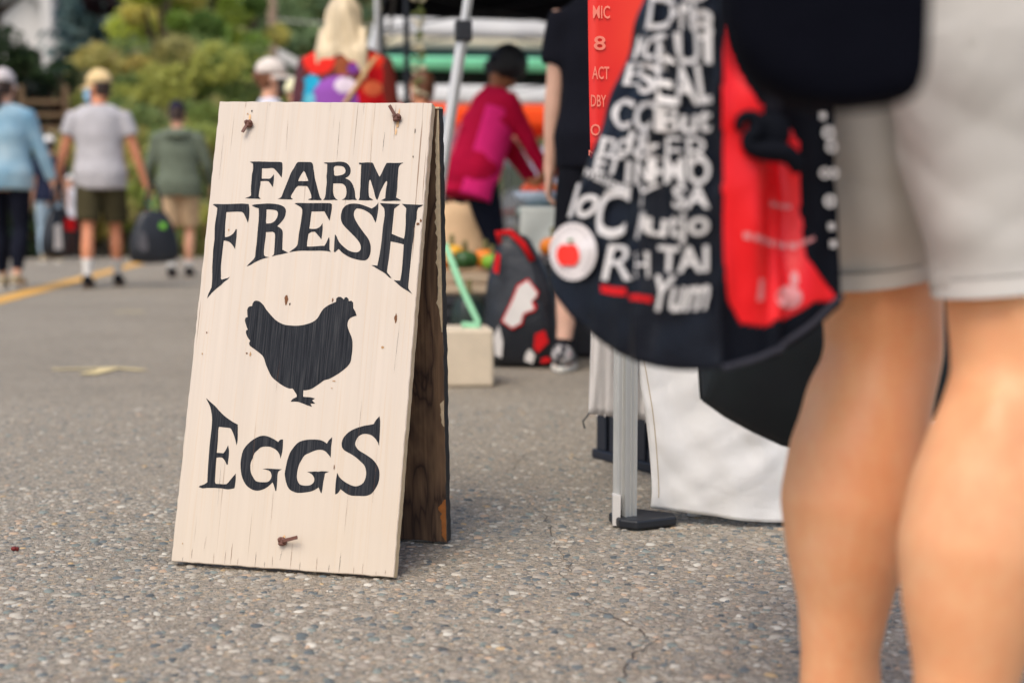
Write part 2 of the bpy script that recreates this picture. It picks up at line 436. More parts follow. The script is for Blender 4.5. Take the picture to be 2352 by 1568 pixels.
def spruce(label, x, y, h, r, pal, z0=None):
    z0 = hz(x, y) - .1 if z0 is None else z0
    o = thing('spruce_tree', label, 'tree', (x, y, z0)); m = MB()
    m.tube([(0, 0, -.3), (0, 0, h * .5), (0, 0, h)], [.02 * h + .05, .012 * h, .01], 8)
    P_, C_ = [], []; pal = np.array([srgb(*c) for c in pal])
    for k in range(26):
        t = k / 26; z = h * (.06 + .92 * t); rr = r * (1 - t) ** .8 + .1
        for i in range(9):
            a = 2 * pi * i / 9 + k * .7 + random.uniform(-.2, .2); L = rr * random.uniform(.8, 1.1)
            tip = Vector((cos(a) * L, sin(a) * L, z - L * .28)); m.tube([(0, 0, z), lerp(Vector((0, 0, z)), tip, .6) + Vector((0, 0, .04)), tip], [.025, .016, .005], 4)
            n = int(26 * (L / r) + 8); s = rng.uniform(.15, 1, n)[:, None]; p0 = np.array((0, 0, z))
            q = p0 + (np.array(tip) - p0) * s + rng.normal(size=(n, 3)) * np.array([.09, .09, .06]) * (L + .4)
            P_.append(q); C_.append(pal[random.randrange(len(pal))][None] * rng.uniform(.65, 1.35, (n, 1)))
    m.build('trunk', BARK, o); me = leaf_cloud(np.concatenate(P_), .16, np.concatenate(C_), 'crown', up=.1); link('crown', me, o, LEAF); return o
YG = [(206, 214, 96), (188, 202, 92), (224, 222, 114), (150, 176, 84), (232, 222, 134), (120, 148, 74)]
OL = [(172, 184, 98), (150, 168, 92), (190, 192, 102), (128, 146, 84), (180, 172, 110), (104, 118, 70)]
DG = [(52, 72, 44), (44, 62, 42), (66, 84, 48), (38, 52, 40)]
MX = [(168, 174, 102), (194, 184, 108), (206, 188, 110), (146, 160, 96), (182, 164, 120), (132, 150, 92)]
def tx(u, y): return (u - UC) / FPX * y
tree('tall yellow green leafy tree right of the blue spruce', tx(405, 33), 33, 9.5, 1.75, YG, 20000, .08, low=.12)
tree('yellow green leafy tree behind the top left corner of the sign board', tx(505, 36), 36, 8.2, 1.6, YG, 16000, .08, low=.15)
tree('brownish green leafy tree between the spruce and the hooded man', tx(300, 30), 30, 4.0, 1.9, MX, 16000, .07, low=.08)
tree('olive green leafy tree above the hooded man', tx(430, 27), 27, 3.9, 1.8, OL, 17000, .065, low=.05)
tree('olive leafy tree beside the left edge of the sign board', tx(545, 29), 29, 3.9, 1.7, OL + YG, 16000, .065, low=.05)
tree('pale grey green tree low behind the man in the grey shirt', tx(215, 27), 27, 3.1, 1.5, [(160, 162, 112), (148, 152, 104), (174, 168, 122)], 14000, .06, low=.06)
spruce('blue grey spruce tree beside the white house', tx(218, 38), 38, 9.0, 2.0, [(104, 128, 126), (126, 148, 144), (84, 108, 112), (70, 92, 96)], hz(tx(218, 38), 38) - .1)
tree('dark maroon leaved tree at the top left corner', tx(12, 26), 26, 6.0, 1.7, [(54, 26, 28), (66, 30, 30), (44, 24, 28), (74, 36, 34)], 12000, .07, low=.2)
tree('dark green tree under the white house', tx(40, 24), 24, 3.6, 1.2, DG, 10000, .06, low=.1)
for u, y, h, r, pal, lab in ((205, 22, 1.9, 1.0, MX, 'brownish shrub behind the man in the grey shirt'), (300, 23, 2.3, 1.1, MX, 'shrub just right of the man in the grey shirt'),
        (375, 24, 2.2, 1.1, MX, 'shrub behind the left shoulder of the hooded man'), (445, 22, 2.0, 1.0, OL, 'dark olive shrub right of the hooded man'), (495, 25, 2.6, 1.2, OL, 'shrub by the left edge of the sign board'),
        (60, 21, 1.5, .8, DG, 'low green shrub by the wooden steps')):
    tree(lab, tx(u, y), y, h, r, pal, 8000, .05, name='shrub', low=.0, group='roadside shrubs')
for u, y, h, r, pal, lab in ((590, 62, 11, 4.0, [(133, 155, 109), (150, 171, 120), (117, 139, 103)], 'dark hazy tree left of the utility pole'), (720, 70, 10, 4.5, [(188, 196, 128), (166, 179, 120), (204, 204, 139)], 'pale hazy tree behind the blonde woman'),  # haze is put into the leaf colours: the pale trees are lightened for it
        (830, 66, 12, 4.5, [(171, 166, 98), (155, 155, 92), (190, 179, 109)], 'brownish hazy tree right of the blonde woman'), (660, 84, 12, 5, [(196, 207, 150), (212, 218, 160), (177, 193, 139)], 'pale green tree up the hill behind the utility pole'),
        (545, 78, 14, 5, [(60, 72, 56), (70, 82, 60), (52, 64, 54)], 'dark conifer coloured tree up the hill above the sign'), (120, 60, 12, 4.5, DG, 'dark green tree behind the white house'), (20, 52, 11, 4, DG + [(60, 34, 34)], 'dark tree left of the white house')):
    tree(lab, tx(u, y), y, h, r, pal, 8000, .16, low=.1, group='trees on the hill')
def forest():
    n = 42000; x = rng.uniform(-120, 120, n); y = rng.uniform(74, 200, n); tw = 4.5
    cx, cy = np.round(x / tw) * tw, np.round(y / tw) * tw; hh = 5 + 4 * np.abs(np.sin(cx * 12.9 + cy * 78.2))
    dx, dy = x - cx - np.sin(cy) * .8, y - cy; rr = np.clip(1 - (dx ** 2 + dy ** 2) / 10, 0, 1)
    base = 34 * np.array([sstep(48, 170, v) for v in y]); z = base + hh * (rng.uniform(.25, 1, n) * np.sqrt(rr))
    pal = np.array([srgb(*c) for c in [(139, 155, 103), (166, 177, 117), (111, 130, 95), (188, 190, 133), (128, 144, 114), (174, 160, 106)]])  # far woods lightened too, so distance haze sits in the leaf colour
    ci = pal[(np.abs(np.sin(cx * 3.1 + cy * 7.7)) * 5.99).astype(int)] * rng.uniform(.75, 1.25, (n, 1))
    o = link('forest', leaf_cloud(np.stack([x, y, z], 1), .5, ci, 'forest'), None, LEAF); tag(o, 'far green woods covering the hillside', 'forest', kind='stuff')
forest()

# ---------------------------------------------------------------- houses, steps, pole
WHITE = M('white_paint', srgb(212, 207, 202), rough=.6, var=.06, vscale=2, bump=.1, bscale=30)
ROOF = M('dark_roof', srgb(58, 50, 52), rough=.9, var=.2, vscale=3, bump=.4, bscale=20, bdist=.02)
GLASS = M('window_glass', (.02, .03, .04), rough=.08, var=.2)
def house(name, label, c, w, dep, hw, hr, wall, windows, yaw=0, porch=False):
    o = thing(name, label, 'house', c, yaw); m = MB()
    m.prism([(-w / 2, -dep / 2, -1.5), (w / 2, -dep / 2, -1.5), (w / 2, -dep / 2, hw), (0, -dep / 2, hw + hr), (-w / 2, -dep / 2, hw)], (0, dep, 0)); m.build('wall', wall, o)
    m = MB(); ov = .45
    for s in (-1, 1):
        e = Vector((s * (w / 2 + ov), 0, hw - hr * ov / (w / 2))); r = Vector((0, 0, hw + hr))
        n = Vector((s * hr, 0, w / 2)).normalized() * .14
        m.prism([e + Vector((0, -dep / 2 - ov, 0)) + n * .2, r + Vector((0, -dep / 2 - ov, 0)) + n * .2, r + Vector((0, -dep / 2 - ov, 0)) + n * 1.2, e + Vector((0, -dep / 2 - ov, 0)) + n * 1.2], (0, dep + 2 * ov, 0))
    rf = m.build('roof', ROOF, o)
    for s in (-1, 1):
        m = MB(); e = Vector((s * (w / 2 + ov), -dep / 2 - ov - .06, hw - hr * ov / (w / 2))); r = Vector((0, -dep / 2 - ov - .06, hw + hr))
        m.prism([e, r, r + Vector((0, 0, .34)), e + Vector((0, 0, .34))], (0, .05, 0)); m.build('bargeboard', WHITE, rf)
    for x, z, ww, hh in windows:
        m = MB(); m.box((x, -dep / 2 - .02, z), (ww + .2, .07, hh + .2)); f_ = m.build('window', WHITE, o)
        for sx in (-1, 1):
            m = MB(); m.box((x + sx * ww * .25, -dep / 2 - .065, z), (ww * .46, .03, hh)); m.build('pane', GLASS, f_)
    if porch:
        for k in range(9):
            m = MB(); m.box((w / 2 + .5 - k * .28, -dep / 2 - 1.1, 1.0 - k * .2 - .8 + .9), (.34, 1.3, .08)); m.build('step', WHITE, o)
        for s in (-1.7, -.5):
            m = MB(); a = Vector((w / 2 + .9, -dep / 2 + s, 2.4)); b = Vector((w / 2 - 1.9, -dep / 2 + s, .2)); m.tube([a, b], [(.16, .30)] * 2, 4); m.build('stair_rail', WHITE, o)
        m = MB(); m.box((w / 2 - .7, -dep / 2 - 1.0, 2.4), (.28, .28, 5.0)); m.build('porch_post', WHITE, o)
    return o
house('white_house', 'white weatherboard house with porch steps on the bank at upper left', (tx(140, 44), 44, 2.9), 3.6, 6, 2.8, 1.6, WHITE, [(-.9, 1.6, .9, 1.2), (.6, 1.6, .9, 1.2)], porch=True)
hw_ = P(632, 112, 58)
house('gabled_house', 'house with white gable boards behind the utility pole', (hw_.x, 58, hw_.z - 5.6), 6.0, 7, 3.6, 1.6, M('sage_siding', srgb(128, 134, 112), rough=.8), [(-1.4, 2.2, 1.0, 1.2), (1.3, 2.2, 1.0, 1.2)])
WOOD = M('weathered_timber', srgb(104, 82, 58), rough=.9, var=.25, vscale=5, bump=.4, bscale=40, stretch=(1, 1, .2))
st = thing('wooden_stairs', 'brown wooden steps with slanting handrail climbing the bank at left', 'stairs', (tx(118, 24), 24, 0))
for k in range(15):
    m = MB(); m.box((-k * .16, 0, 1.0 + k * .17), (.24, 1.3, .06)); m.build('step', WOOD, st, bevel=.008)
for s in (-.66, .66):
    m = MB(); m.tube([(.15, s, .85), (-2.4, s, 3.5)], [(.03, .09)] * 2, 4); m.build('stringer', WOOD, st)
    m = MB(); m.tube([(.15, s, 1.8), (-2.4, s, 4.45)], [(.04, .07)] * 2, 4); m.build('handrail', WOOD, st)
    for k in range(5):
        m = MB(); m.box((.1 - k * .58, s, (.9 + k * .6 if k else .9)), (.09, .09, 1.85)); m.build('post', WOOD, st)
fe = thing('slatted_screen', 'small brown slatted timber screen at the foot of the wooden steps', 'screen', (tx(110, 22), 22, 0))
for k in range(11):
    m = MB(); m.box((0, 0, .35 + k * .2), (.62, .04, .07)); m.build('slat', WOOD, fe, bevel=.006)
for s in (-.34, .34):
    m = MB(); m.box((s, .05, 1.3), (.08, .08, 2.6)); m.build('post', WOOD, fe)
up = thing('utility_pole', 'tall brown wooden utility pole above the cap of the masked woman', 'utility pole', (tx(634, 46), 46, 0)); GREYW = M('pole_wood', srgb(140, 118, 98), rough=.95, var=.2, vscale=4)
m = MB(); m.tube([(0, 0, -.5), (0, 0, 11)], [.19, .13], 12); m.build('pole', GREYW, up, smooth=True)
m = MB(); m.box((0, -.16, 10.2), (2.2, .1, .12)); m.build('crossarm', GREYW, up)
for s in (-1, -.45, .45, 1):
    m = MB(); m.tube([(s, -.16, 10.26), (s, -.16, 10.42)], [.04, .025], 8); m.build('insulator', WHITE, up)
WIRE = M('wire', srgb(176, 172, 162), rough=.6)
for z0, e in ((6.9, (26, -6, 6.0)), (4.6, (30, 2, 3.0)), (6.2, (-22, -8, 5.4)), (3.6, (-12, 10, 3.9))):
    m = MB(); a = Vector((0, 0, z0)); b = Vector(e); m.tube([lerp(a, b, i / 12) + Vector((0, 0, -.5 * 4 * (i / 12) * (1 - i / 12))) for i in range(13)], .03, 5); m.build('wire', WIRE, up)
# ================================================================ canopy row
def cloth(name, rgb, trans=.35): return M(name, srgb(*rgb), rough=.75, var=.05, vscale=3, bump=.15, bscale=9, bdist=.02, trans=trans, spec=.2)
C_BLACK = cloth('black_canopy_cloth', (24, 25, 32), .05); C_WHITE = cloth('white_canopy_cloth', (246, 244, 242), .35); C_GREEN = cloth('green_canopy_cloth', (96, 214, 166), .3)
C_WHITEV = cloth('white_flap_cloth', (252, 250, 248), .04); C_GREENV = cloth('green_flap_cloth', (132, 222, 184), .05); C_REDV = cloth('red_flap_cloth', (255, 88, 34), .02)
C_DGREEN = cloth('dark_green_canopy_cloth', (16, 40, 34), .1); C_RED = cloth('red_canopy_cloth', (255, 88, 34), .8); C_TAN = cloth('tan_canopy_cloth', (250, 242, 222), .85); C_PINK = cloth('pink_canopy_cloth', (236, 176, 160), .5)
WHITEST = M('white_tent_steel', (.62, .62, .60), rough=.4, var=.08, metal=.3)
def tent(label, corner, w, dep, roof, val, leg, z=2.0, vh=.25, peak=.85, lean=None, valback=None, legs=(0, 1, 2, 3), name='market_tent', back=False, truss=False):
    o = thing(name, label, 'tent', (corner[0], corner[1], 0), atan2(-STREET.x, STREET.y), 'market tents in a row')
    cs = [(0, 0), (w, 0), (w, dep), (0, dep)]; top = z + vh
    for i in legs:
        x, y = cs[i]; m = MB(); tp = Vector((x, y, top - .05))
        if lean and i == 0: tp += Vector(lean)
        b = Vector((x, y, .012)); d = tp - b
        m.tube([b, b + d * .52], [(.021, .021)] * 2, 4, ref=(1, 0, 0)); lg = m.build('leg', leg, o, bevel=.003)
        m = MB(); m.tube([b + d * .5, tp], [(.0155, .0155)] * 2, 4, ref=(1, 0, 0)); m.build('upper_leg', leg, lg)
        m = MB(); q = b + d * .51; m.box(q, (.056, .056, .07)); m.build('height_clamp', BLACKPL, lg, bevel=.006)
        m = MB(); m.box((b.x, b.y, .008), (.11, .11, .012)); m.build('foot_plate', leg, lg)
    ap = Vector((w / 2, dep / 2, top + peak)); rings = [Vector((x, y, top)) for x, y in cs]
    m = MB(); N = 10
    for i in range(4):
        a, b = rings[i], rings[(i + 1) % 4]
        rows = []
        for k in range(N + 1):
            t_ = k / N
            rows.append([lerp(lerp(a, ap, t_), lerp(b, ap, t_), j / N) + Vector((0, 0, -.10 * sin(pi * t_) * (.4 + .6 * sin(pi * j / N)))) for j in range(N + 1)])
        vs = [p for r_ in rows for p in r_]
        m.add(vs, [(k * (N + 1) + j, k * (N + 1) + j + 1, (k + 1) * (N + 1) + j + 1, (k + 1) * (N + 1) + j) for k in range(N) for j in range(N)])
    rf = m.build('roof', roof, o, smooth=True, solid=.003)
    for i in range(4):
        if i == 2 and not back: continue
        a, b = Vector((*cs[i], 0)), Vector((*cs[(i + 1) % 4], 0)); n = (b - a).normalized().cross(Vector((0, 0, 1))) * .012
        m = MB(); m.grid(lambda s, q: lerp(a, b, s) + n * (1 + .8 * sin(s * 40) * (1 - q)) + Vector((0, 0, z + vh * q + .006 + .012 * sin(s * pi) * -(1 - q))), 40, 3)
        m.build('valance', (valback if valback and i == 2 else val), o, smooth=True, solid=.003)
    for i in (range(4) if truss else (0,)):
        a, b = Vector((*cs[i], top - .30)), Vector((*cs[(i + 1) % 4], top - .30)); inn = (Vector((w / 2, dep / 2, 0)) - (a + b) / 2); inn.z = 0; inn = inn.normalized() * .05
        a, b = a + inn, b + inn; mid = (a + b) / 2
        for (p, q) in ((a + Vector((0, 0, .25)), mid + Vector((0, 0, -.02))), (a + Vector((0, 0, -.05)), mid + Vector((0, 0, .24))), (b + Vector((0, 0, .25)), mid + Vector((0, 0, -.02))), (b + Vector((0, 0, -.05)), mid + Vector((0, 0, .24)))):
            m = MB(); m.tube([p, q], [(.007, .013)] * 2, 4); m.build('truss_bar', leg, o)
    for i in range(4):
        a = Vector((*cs[i], top - .06)); m = MB(); m.tube([a, lerp(a, ap, .98)], .012, 6); m.build('rafter', leg, o)
    m = MB(); m.box(ap + Vector((0, 0, -.16)), (.09, .09, .28)); m.build('hub', BLACKPL, o)
    return o
def TL(d): return (-.57 - .127 * (d - 7.8), d)
pb = G(945, 872)
tent('white canopy on silver legs over the produce stall, near leg roped to a beige block', (pb.x, pb.y), 3.0, 2.75, C_WHITE, C_WHITE, ALU, z=2.12, lean=(.36, 0, 0))
tent('black canopy with black legs behind the sign board', TL(7.8), 3.0, 2.95, C_BLACK, C_BLACK, BLACKST, back=True, truss=True, z=2.05)
tent('cream canopy with white front flap seen under the black canopy', TL(11.6), 3.0, 2.8, C_TAN, C_WHITEV, BLACKST, valback=C_TAN, z=2.02)
tent('green canopy in the middle of the tent row', TL(14.5), 3.0, 2.95, C_DGREEN, C_GREENV, BLACKST, z=2.06, vh=.13)
tent('orange red canopy with a white front flap', TL(17.8), 3.0, 3.0, C_RED, C_WHITEV, WHITEST, valback=C_RED)
tent('red canopy beyond the orange red one', TL(21.2), 3.0, 3.0, C_RED, C_REDV, WHITEST, z=1.9, vh=.36)
tent('pale pink canopy at the far end of the tent row', TL(24.6), 3.0, 3.0, C_WHITE, C_PINK, WHITEST, z=1.9, vh=.3)
# chain of white flowers hanging on the black tent's near leg
ch = thing('flower_garland', 'thin garland with pale yellow flowers hanging beside the black tent leg', 'garland', P(962, 230, 7.75)); GL = M('garland_green', srgb(120, 130, 70), rough=.8); FL = M('pale_petals', srgb(236, 224, 190), rough=.6)
top = P(965, -60, 7.75) - ch.location; m = MB(); m.tube([top, lerp(top, Vector(), .5) + Vector((.01, 0, 0)), Vector((-.01, 0, 0))], .004, 6); m.build('stem', GL, ch)
for i in range(11):
    q = lerp(top, Vector(), (i + .3) / 11); m = MB(); m.ell(q + Vector((random.uniform(-.02, .02), -.01, 0)), (.014, .012, .012), nu=8, nv=6)
    for k in range(4): m.ell(q + Vector((random.uniform(-.035, .035), random.uniform(-.02, .02), random.uniform(-.02, .02))), (.014, .008, .011), nu=6, nv=5)
    m.build('flower', FL if i % 2 == 0 else GL, ch, smooth=True)
# van parked behind the tents
vp = G(1240, 574); VANB = M('pale_blue_car_paint', srgb(176, 180, 200), rough=.25, var=.03, coat=.6); TYRE = M('tyre_rubber', (.015, .015, .016), rough=.85); RIM = M('wheel_rim', (.5, .5, .52), rough=.35, metal=.8)
va = thing('van', 'pale blue grey van parked far behind the tents', 'van', (tx(1240, 30) + .3, 30, 0), atan2(-STREET.x, STREET.y) + pi / 2)
m = MB(); pr = [(-2.3, .35), (2.3, .35), (2.35, .9), (1.7, 1.1), (1.2, 1.75), (.9, 1.95), (-2.2, 1.95), (-2.3, 1.2)]
m.prism([(x, -.9, z) for x, z in pr], (0, 1.8, 0)); m.build('body', VANB, va, bevel=.09)
for s in (-1, 1):
    for x0, x1 in ((-2.0, -.9), (-.75, .3), (.42, 1.15)):
        m = MB(); m.prism([(x0, s * .905, 1.2), (x1 + (.25 if x1 > 1 else 0), s * .905, 1.2), (x1 - (.05 if x1 > 1 else 0), s * .905, 1.7), (x0, s * .905, 1.7)], (0, s * .012, 0)); m.build('side_window', GLASS, va)
    m = MB(); m.box((0, s * .91, .72), (4.2, .03, .09)); m.build('trim_strip', M('red_trim', srgb(140, 50, 60), rough=.4), va)
    for x in (-1.45, 1.5):
        m = MB(); m.tube([(x, s * .72, .33), (x, s * .93, .33)], .33, 20, ref=(0, 0, 1)); w_ = m.build('wheel', TYRE, va, bevel=.03); m = MB(); m.tube([(x, s * .80, .33), (x, s * .945, .33)], .2, 16, ref=(0, 0, 1)); m.build('rim', RIM, w_)
    m = MB(); m.box((2.32, s * .68, .8), (.08, .28, .16)); m.build('headlight', M('lamp_glass', (.7, .7, .7), rough=.1), va)
# ================================================================ people
def skin(name, rgb): return M(name, srgb(*rgb), rough=.55, var=.10, vscale=11, bump=.08, bscale=160, bdist=.001, sss=.12, spec=.35)
SK_A = skin('skin_fair', (222, 166, 136)); SK_B = skin('skin_tan', (216, 144, 108)); SK_P = skin('skin_pale', (222, 176, 152)); SK_D = skin('skin_brown', (164, 106, 70))
def ik(a, c, l1, l2, hint):
    d = c - a; L = min(d.length, (l1 + l2) * .999); dn = d.normalized(); x = (l1 * l1 - l2 * l2 + L * L) / (2 * L); h = sqrt(max(0, l1 * l1 - x * x))
    n = (hint - dn * hint.dot(dn)).normalized(); return a + dn * x + n * h
class Person:
    def __init__(s, label, loc, rz, H=1.72, build=1.0, name='person', skin=None, lf=(-.09, 0, 0), rf=(.09, 0, 0), lh=None, rh=None, lean=0, yaw=0, nod=0, elb=None, group=None, legk=1.0, calfk=1.0, calftab=None, extra=None, lk=1.0):
        s.calftab = calftab; s.extra = extra
        s.k = k = H / 1.75; s.b = build; s.skin = skin or SK_A; s.lean = lean
        s.o = thing(name, label, 'person', loc, rz, group); s.legk = legk; s.calfk = calfk
        V = lambda x, y, z: Vector((x, y, z)) * k
        s.hipc = V((lf[0] + rf[0]) / 2, (lf[1] + rf[1]) / 2, .93) if True else None
        s.hipc.x *= .5; s.rot = Matrix.Rotation(-lean, 3, 'X')
        s.yaw, s.nod = yaw, nod
        T = s.T
        s.sh = {-1: T((-.170 * build, -.01, 1.405)), 1: T((.170 * build, -.01, 1.405))}
        s.hip = {-1: T((-.088 * build, 0, .90), 0), 1: T((.088 * build, 0, .90), 0)}
        s.foot = {-1: V(*lf), 1: V(*rf)}; s.ank = {}; s.knee = {}
        for q in (-1, 1):
            s.ank[q] = s.foot[q] + V(0, 0, .085)
            s.knee[q] = ik(s.hip[q], s.ank[q], .425 * k * lk, .405 * k * lk, Vector((.05 * q, 1, 0)))
        s.hand = {-1: Vector(lh) * k if lh else s.sh[-1] + V(-.07, .04, -.55), 1: Vector(rh) * k if rh else s.sh[1] + V(.07, .04, -.55)}
        s.elb = {}
        for q in (-1, 1):
            s.elb[q] = ik(s.sh[q], s.hand[q], .29 * k, .265 * k, Vector(elb or (q * .5, -1, -.2)))
        s.headc = T((0, .015, 1.625)); s.hr = s.rot @ Matrix.Rotation(yaw, 3, 'Z') @ Matrix.Rotation(-nod, 3, 'X')
    def T(s, p, lean=1):
        p = Vector(p) * s.k
        q = p - Vector((0, 0, .93 * s.k))
        return s.hipc + (s.rot @ q if lean else q)
    def rings(s, rows, off=0, n=20):
        out = []
        for z, rx, ry, yo in rows:
            out.append([s.T(((rx * s.b + off) * cos(2 * pi * j / n), yo + (ry * (.5 + .5 * s.b) + off) * sin(2 * pi * j / n), z)) for j in range(n)])
        return out
    TOR = [(.80, .12, .09, 0), (.86, .165, .115, -.01), (.94, .172, .122, -.012), (1.04, .152, .108, 0), (1.14, .146, .106, .005), (1.25, .162, .115, .008), (1.34, .176, .112, .003), (1.40, .172, .098, -.005), (1.44, .135, .082, -.008), (1.462, .10, .07, -.008), (1.48, .06, .055, -.005)]
    def legpts(s, q, f0=0, f1=2.0):
        """(point, side radius, fore-aft radius) down the leg; f: 0 hip, 1 knee, 2 ankle"""
        A, B, C = s.hip[q], s.knee[q], s.ank[q]; k = s.k; c = 1.0
        tab = [(0, .088, .094, 0), (.25, .084, .09, 0), (.5, .075, .08, .003), (.75, .062, .066, .003), (.9, .054, .058, .0), (1.0, .050, .055, -.001), (1.10, .049 * c, .053 * c, -.006), (1.25, .0525 * c, .0575 * c, -.014), (1.39, .0545 * c, .062 * c, -.018), (1.53, .050 * c, .056 * c, -.015), (1.68, .041 * c, .045 * c, -.009), (1.82, .033, .037, -.003), (1.95, .031, .036, 0), (2.06, .034, .042, .01)]
        out = []
        for f, a, b, yo in tab:
            if f < f0 - 1e-6 or f > f1 + 1e-6: continue
            p = lerp(A, B, f) if f <= 1 else lerp(B, C, f - 1)
            kk = s.k * lerp(s.legk, s.calfk, sstep(.7, 1.12, f))
            if s.calftab and f >= .9: kk = s.k * float(np.interp(f, *s.calftab))
            out.append((p + Vector((0, yo * kk, 0)), a * kk, b * kk))
        return out
    def at(s, q, f): return lerp(s.hip[q], s.knee[q], f) if f <= 1 else lerp(s.knee[q], s.ank[q], f - 1)
    def leg(s, m, q, f0, f1, off, flare=0):
        L = s.legpts(q, 0, 2.1); fs = [0, .25, .5, .75, .9, 1, 1.1, 1.25, 1.39, 1.53, 1.68, 1.82, 1.95, 2.06]
        pts, rd = [], []
        N = 14
        for i in range(N + 1):
            f = lerp(f0, f1, i / N)
            j = max(0, min(len(fs) - 2, max(jj for jj in range(len(fs)) if fs[jj] <= f + 1e-6))); t = (f - fs[j]) / (fs[j + 1] - fs[j]); t = min(1, max(0, t))
            p = lerp(L[j][0], L[j + 1][0], t); o_ = off + flare * i / N
            pts.append(p); rd.append((lerp(L[j][1], L[j + 1][1], t) + o_, lerp(L[j][2], L[j + 1][2], t) + o_))
        m.tube(pts, rd, 18, ref=(0, 1, 0))
    def arm(s, m, q, f1=2.0, off=0, flare=0, f0=0):
        A, B, C = s.sh[q], s.elb[q], s.hand[q]; k = s.k; b = .75 + .25 * s.b
        tab = [(-.08, .046), (.1, .054), (.35, .050), (.6, .045), (.85, .039), (1.0, .038), (1.2, .040), (1.45, .036), (1.7, .029), (1.95, .025), (2.05, .025)]
        pts, rd = [], []
        for f, r in tab:
            if f > f1 + 1e-6: break
            pts.append(lerp(A, B, f) if f <= 1 else lerp(B, C, f - 1)); rd.append(r * k * b + off + flare * max(0, f) / f1)
        if f1 not in [t_[0] for t_ in tab]:
            pts.append(lerp(A, B, f1) if f1 <= 1 else lerp(B, C, f1 - 1)); rd.append(rd[-1] * .98 + flare * .1)
        m.tube(pts, rd, 14, ref=(0, 1, 0))
    def handmesh(s, m, q, curl=.5, palm=None, hold=None):
        k = s.k; d = (s.hand[q] - s.elb[q]).normalized()
        if hold is not None: d = (d + Vector(hold)).normalized()
        n = Vector(palm) if palm else Vector((-q, 0, 0)); n = (n - d * n.dot(d)).normalized(); side = d.cross(n)       # n: palm side, side: across knuckles
        W = s.hand[q]; e = W + d * .085 * k
        m.tube([W - d * .02 * k, W + d * .03 * k, e], [(.026 * k, .018 * k), (.038 * k, .017 * k), (.042 * k, .013 * k)], 12, ref=n)
        th = side * (1 if side.y > 0 else -1)
        for i, (o_, L) in enumerate(((-.030, .068), (-.010, .080), (.010, .076), (.030, .060))):
            p = e - th * o_ * k - d * .008 * k; pts = [p]; dd = d.copy()
            for j in range(3):
                a = curl * (.7 + .25 * j); dd = (dd * cos(a) + n * sin(a)).normalized() if j else (dd * cos(a * .6) + n * sin(a * .6)).normalized()
                pts.append(pts[-1] + dd * L * k * (.42, .33, .25)[j])
                n2 = n - d * 0
                n_ = (n * cos(a) - d * 0).normalized()
            m.tube(pts, [.0092 * k, .009 * k, .0082 * k, .0065 * k], 8, ref=th)
        p = W + d * .02 * k + th * .03 * k
        m.tube([p, p + (d * .7 + th * .6).normalized() * .035 * k, p + (d * .7 + th * .6).normalized() * .035 * k + (d * .9 + n * .3 + th * .1).normalized() * .032 * k], [.013 * k, .011 * k, .008 * k], 8, ref=n)
    def headm(s, m):
        k = s.k; R = s.hr; c = s.headc; H = lambda x, y, z: c + R @ (Vector((x, y, z)) * k)
        rows = [(-.122, .022, .028, .05), (-.108, .042, .048, .035), (-.075, .056, .072, .018), (-.035, .066, .088, .006), (.01, .073, .097, -.002), (.05, .0755, .099, -.007), (.085, .068, .089, -.01), (.11, .05, .066, -.012), (.125, .022, .03, -.012)]
        m.loft([[H(rx * cos(2 * pi * j / 20), yo + ry * sin(2 * pi * j / 20), z) for j in range(20)] for z, rx, ry, yo in rows])
        m.tube([H(0, .092, .03), H(0, .104, .0), H(0, .116, -.022), H(0, .098, -.034)], [.008 * k, .011 * k, .016 * k, .010 * k], 8, ref=(1, 0, 0))
        for q in (-1, 1):
            m.ell(H(q * .076, -.005, -.005), (.010 * k, .022 * k, .032 * k), R)
            m.ell(H(q * .03, .083, .028), (.016 * k, .012 * k, .008 * k), R)
        m.ell(H(0, .094, -.062), (.024 * k, .010 * k, .010 * k), R)
        m.tube([s.T((0, -.01, 1.43)), s.T((0, -.008, 1.50)), c + R @ Vector((0, -.018 * k, -.06 * k))], [.066 * k, .056 * k, .056 * k], 14, ref=(0, 1, 0))
    def body(s, voxel=.009, curl=.45, hands=(1, 1), bare=True, palm=None, smooth=5):
        m = MB(); m.loft(s.rings(s.TOR))
        for q in (-1, 1):
            s.leg(m, q, 0, 2.06, 0); s.arm(m, q)
            if hands[0 if q < 0 else 1]: s.handmesh(m, q, curl, palm[q] if palm else None)
            f = s.foot[q]; m.tube([f + Vector((0, -.06, .035)) * s.k, f + Vector((0, .02, .04)) * s.k, f + Vector((0, .12, .025)) * s.k, f + Vector((0, .17, .018)) * s.k], [(.030 * s.k, .03 * s.k), (.036 * s.k, .036 * s.k), (.042 * s.k, .022 * s.k), (.03 * s.k, .014 * s.k)], 12, ref=(0, 0, 1))
        if s.extra: s.extra(s, m)
        s.headm(m); s.bodyo = remeshed(m, 'body', s.skin, s.o, voxel, smooth)
        s.face(); return s
    def face(s):
        k = s.k; H = lambda x, y, z: s.headc + s.hr @ (Vector((x, y, z)) * k)
        for q in (-1, 1):
            m = MB(); m.ell(H(q * .031, .084, .012), (.013 * k, .009 * k, .007 * k), s.hr, 10, 6); m.build('eye', EYE, s.o, smooth=True)
        m = MB(); m.ell(H(0, .0955, -.064), (.022 * k, .009 * k, .006 * k), s.hr, 10, 6); m.build('mouth', LIP, s.o, smooth=True)
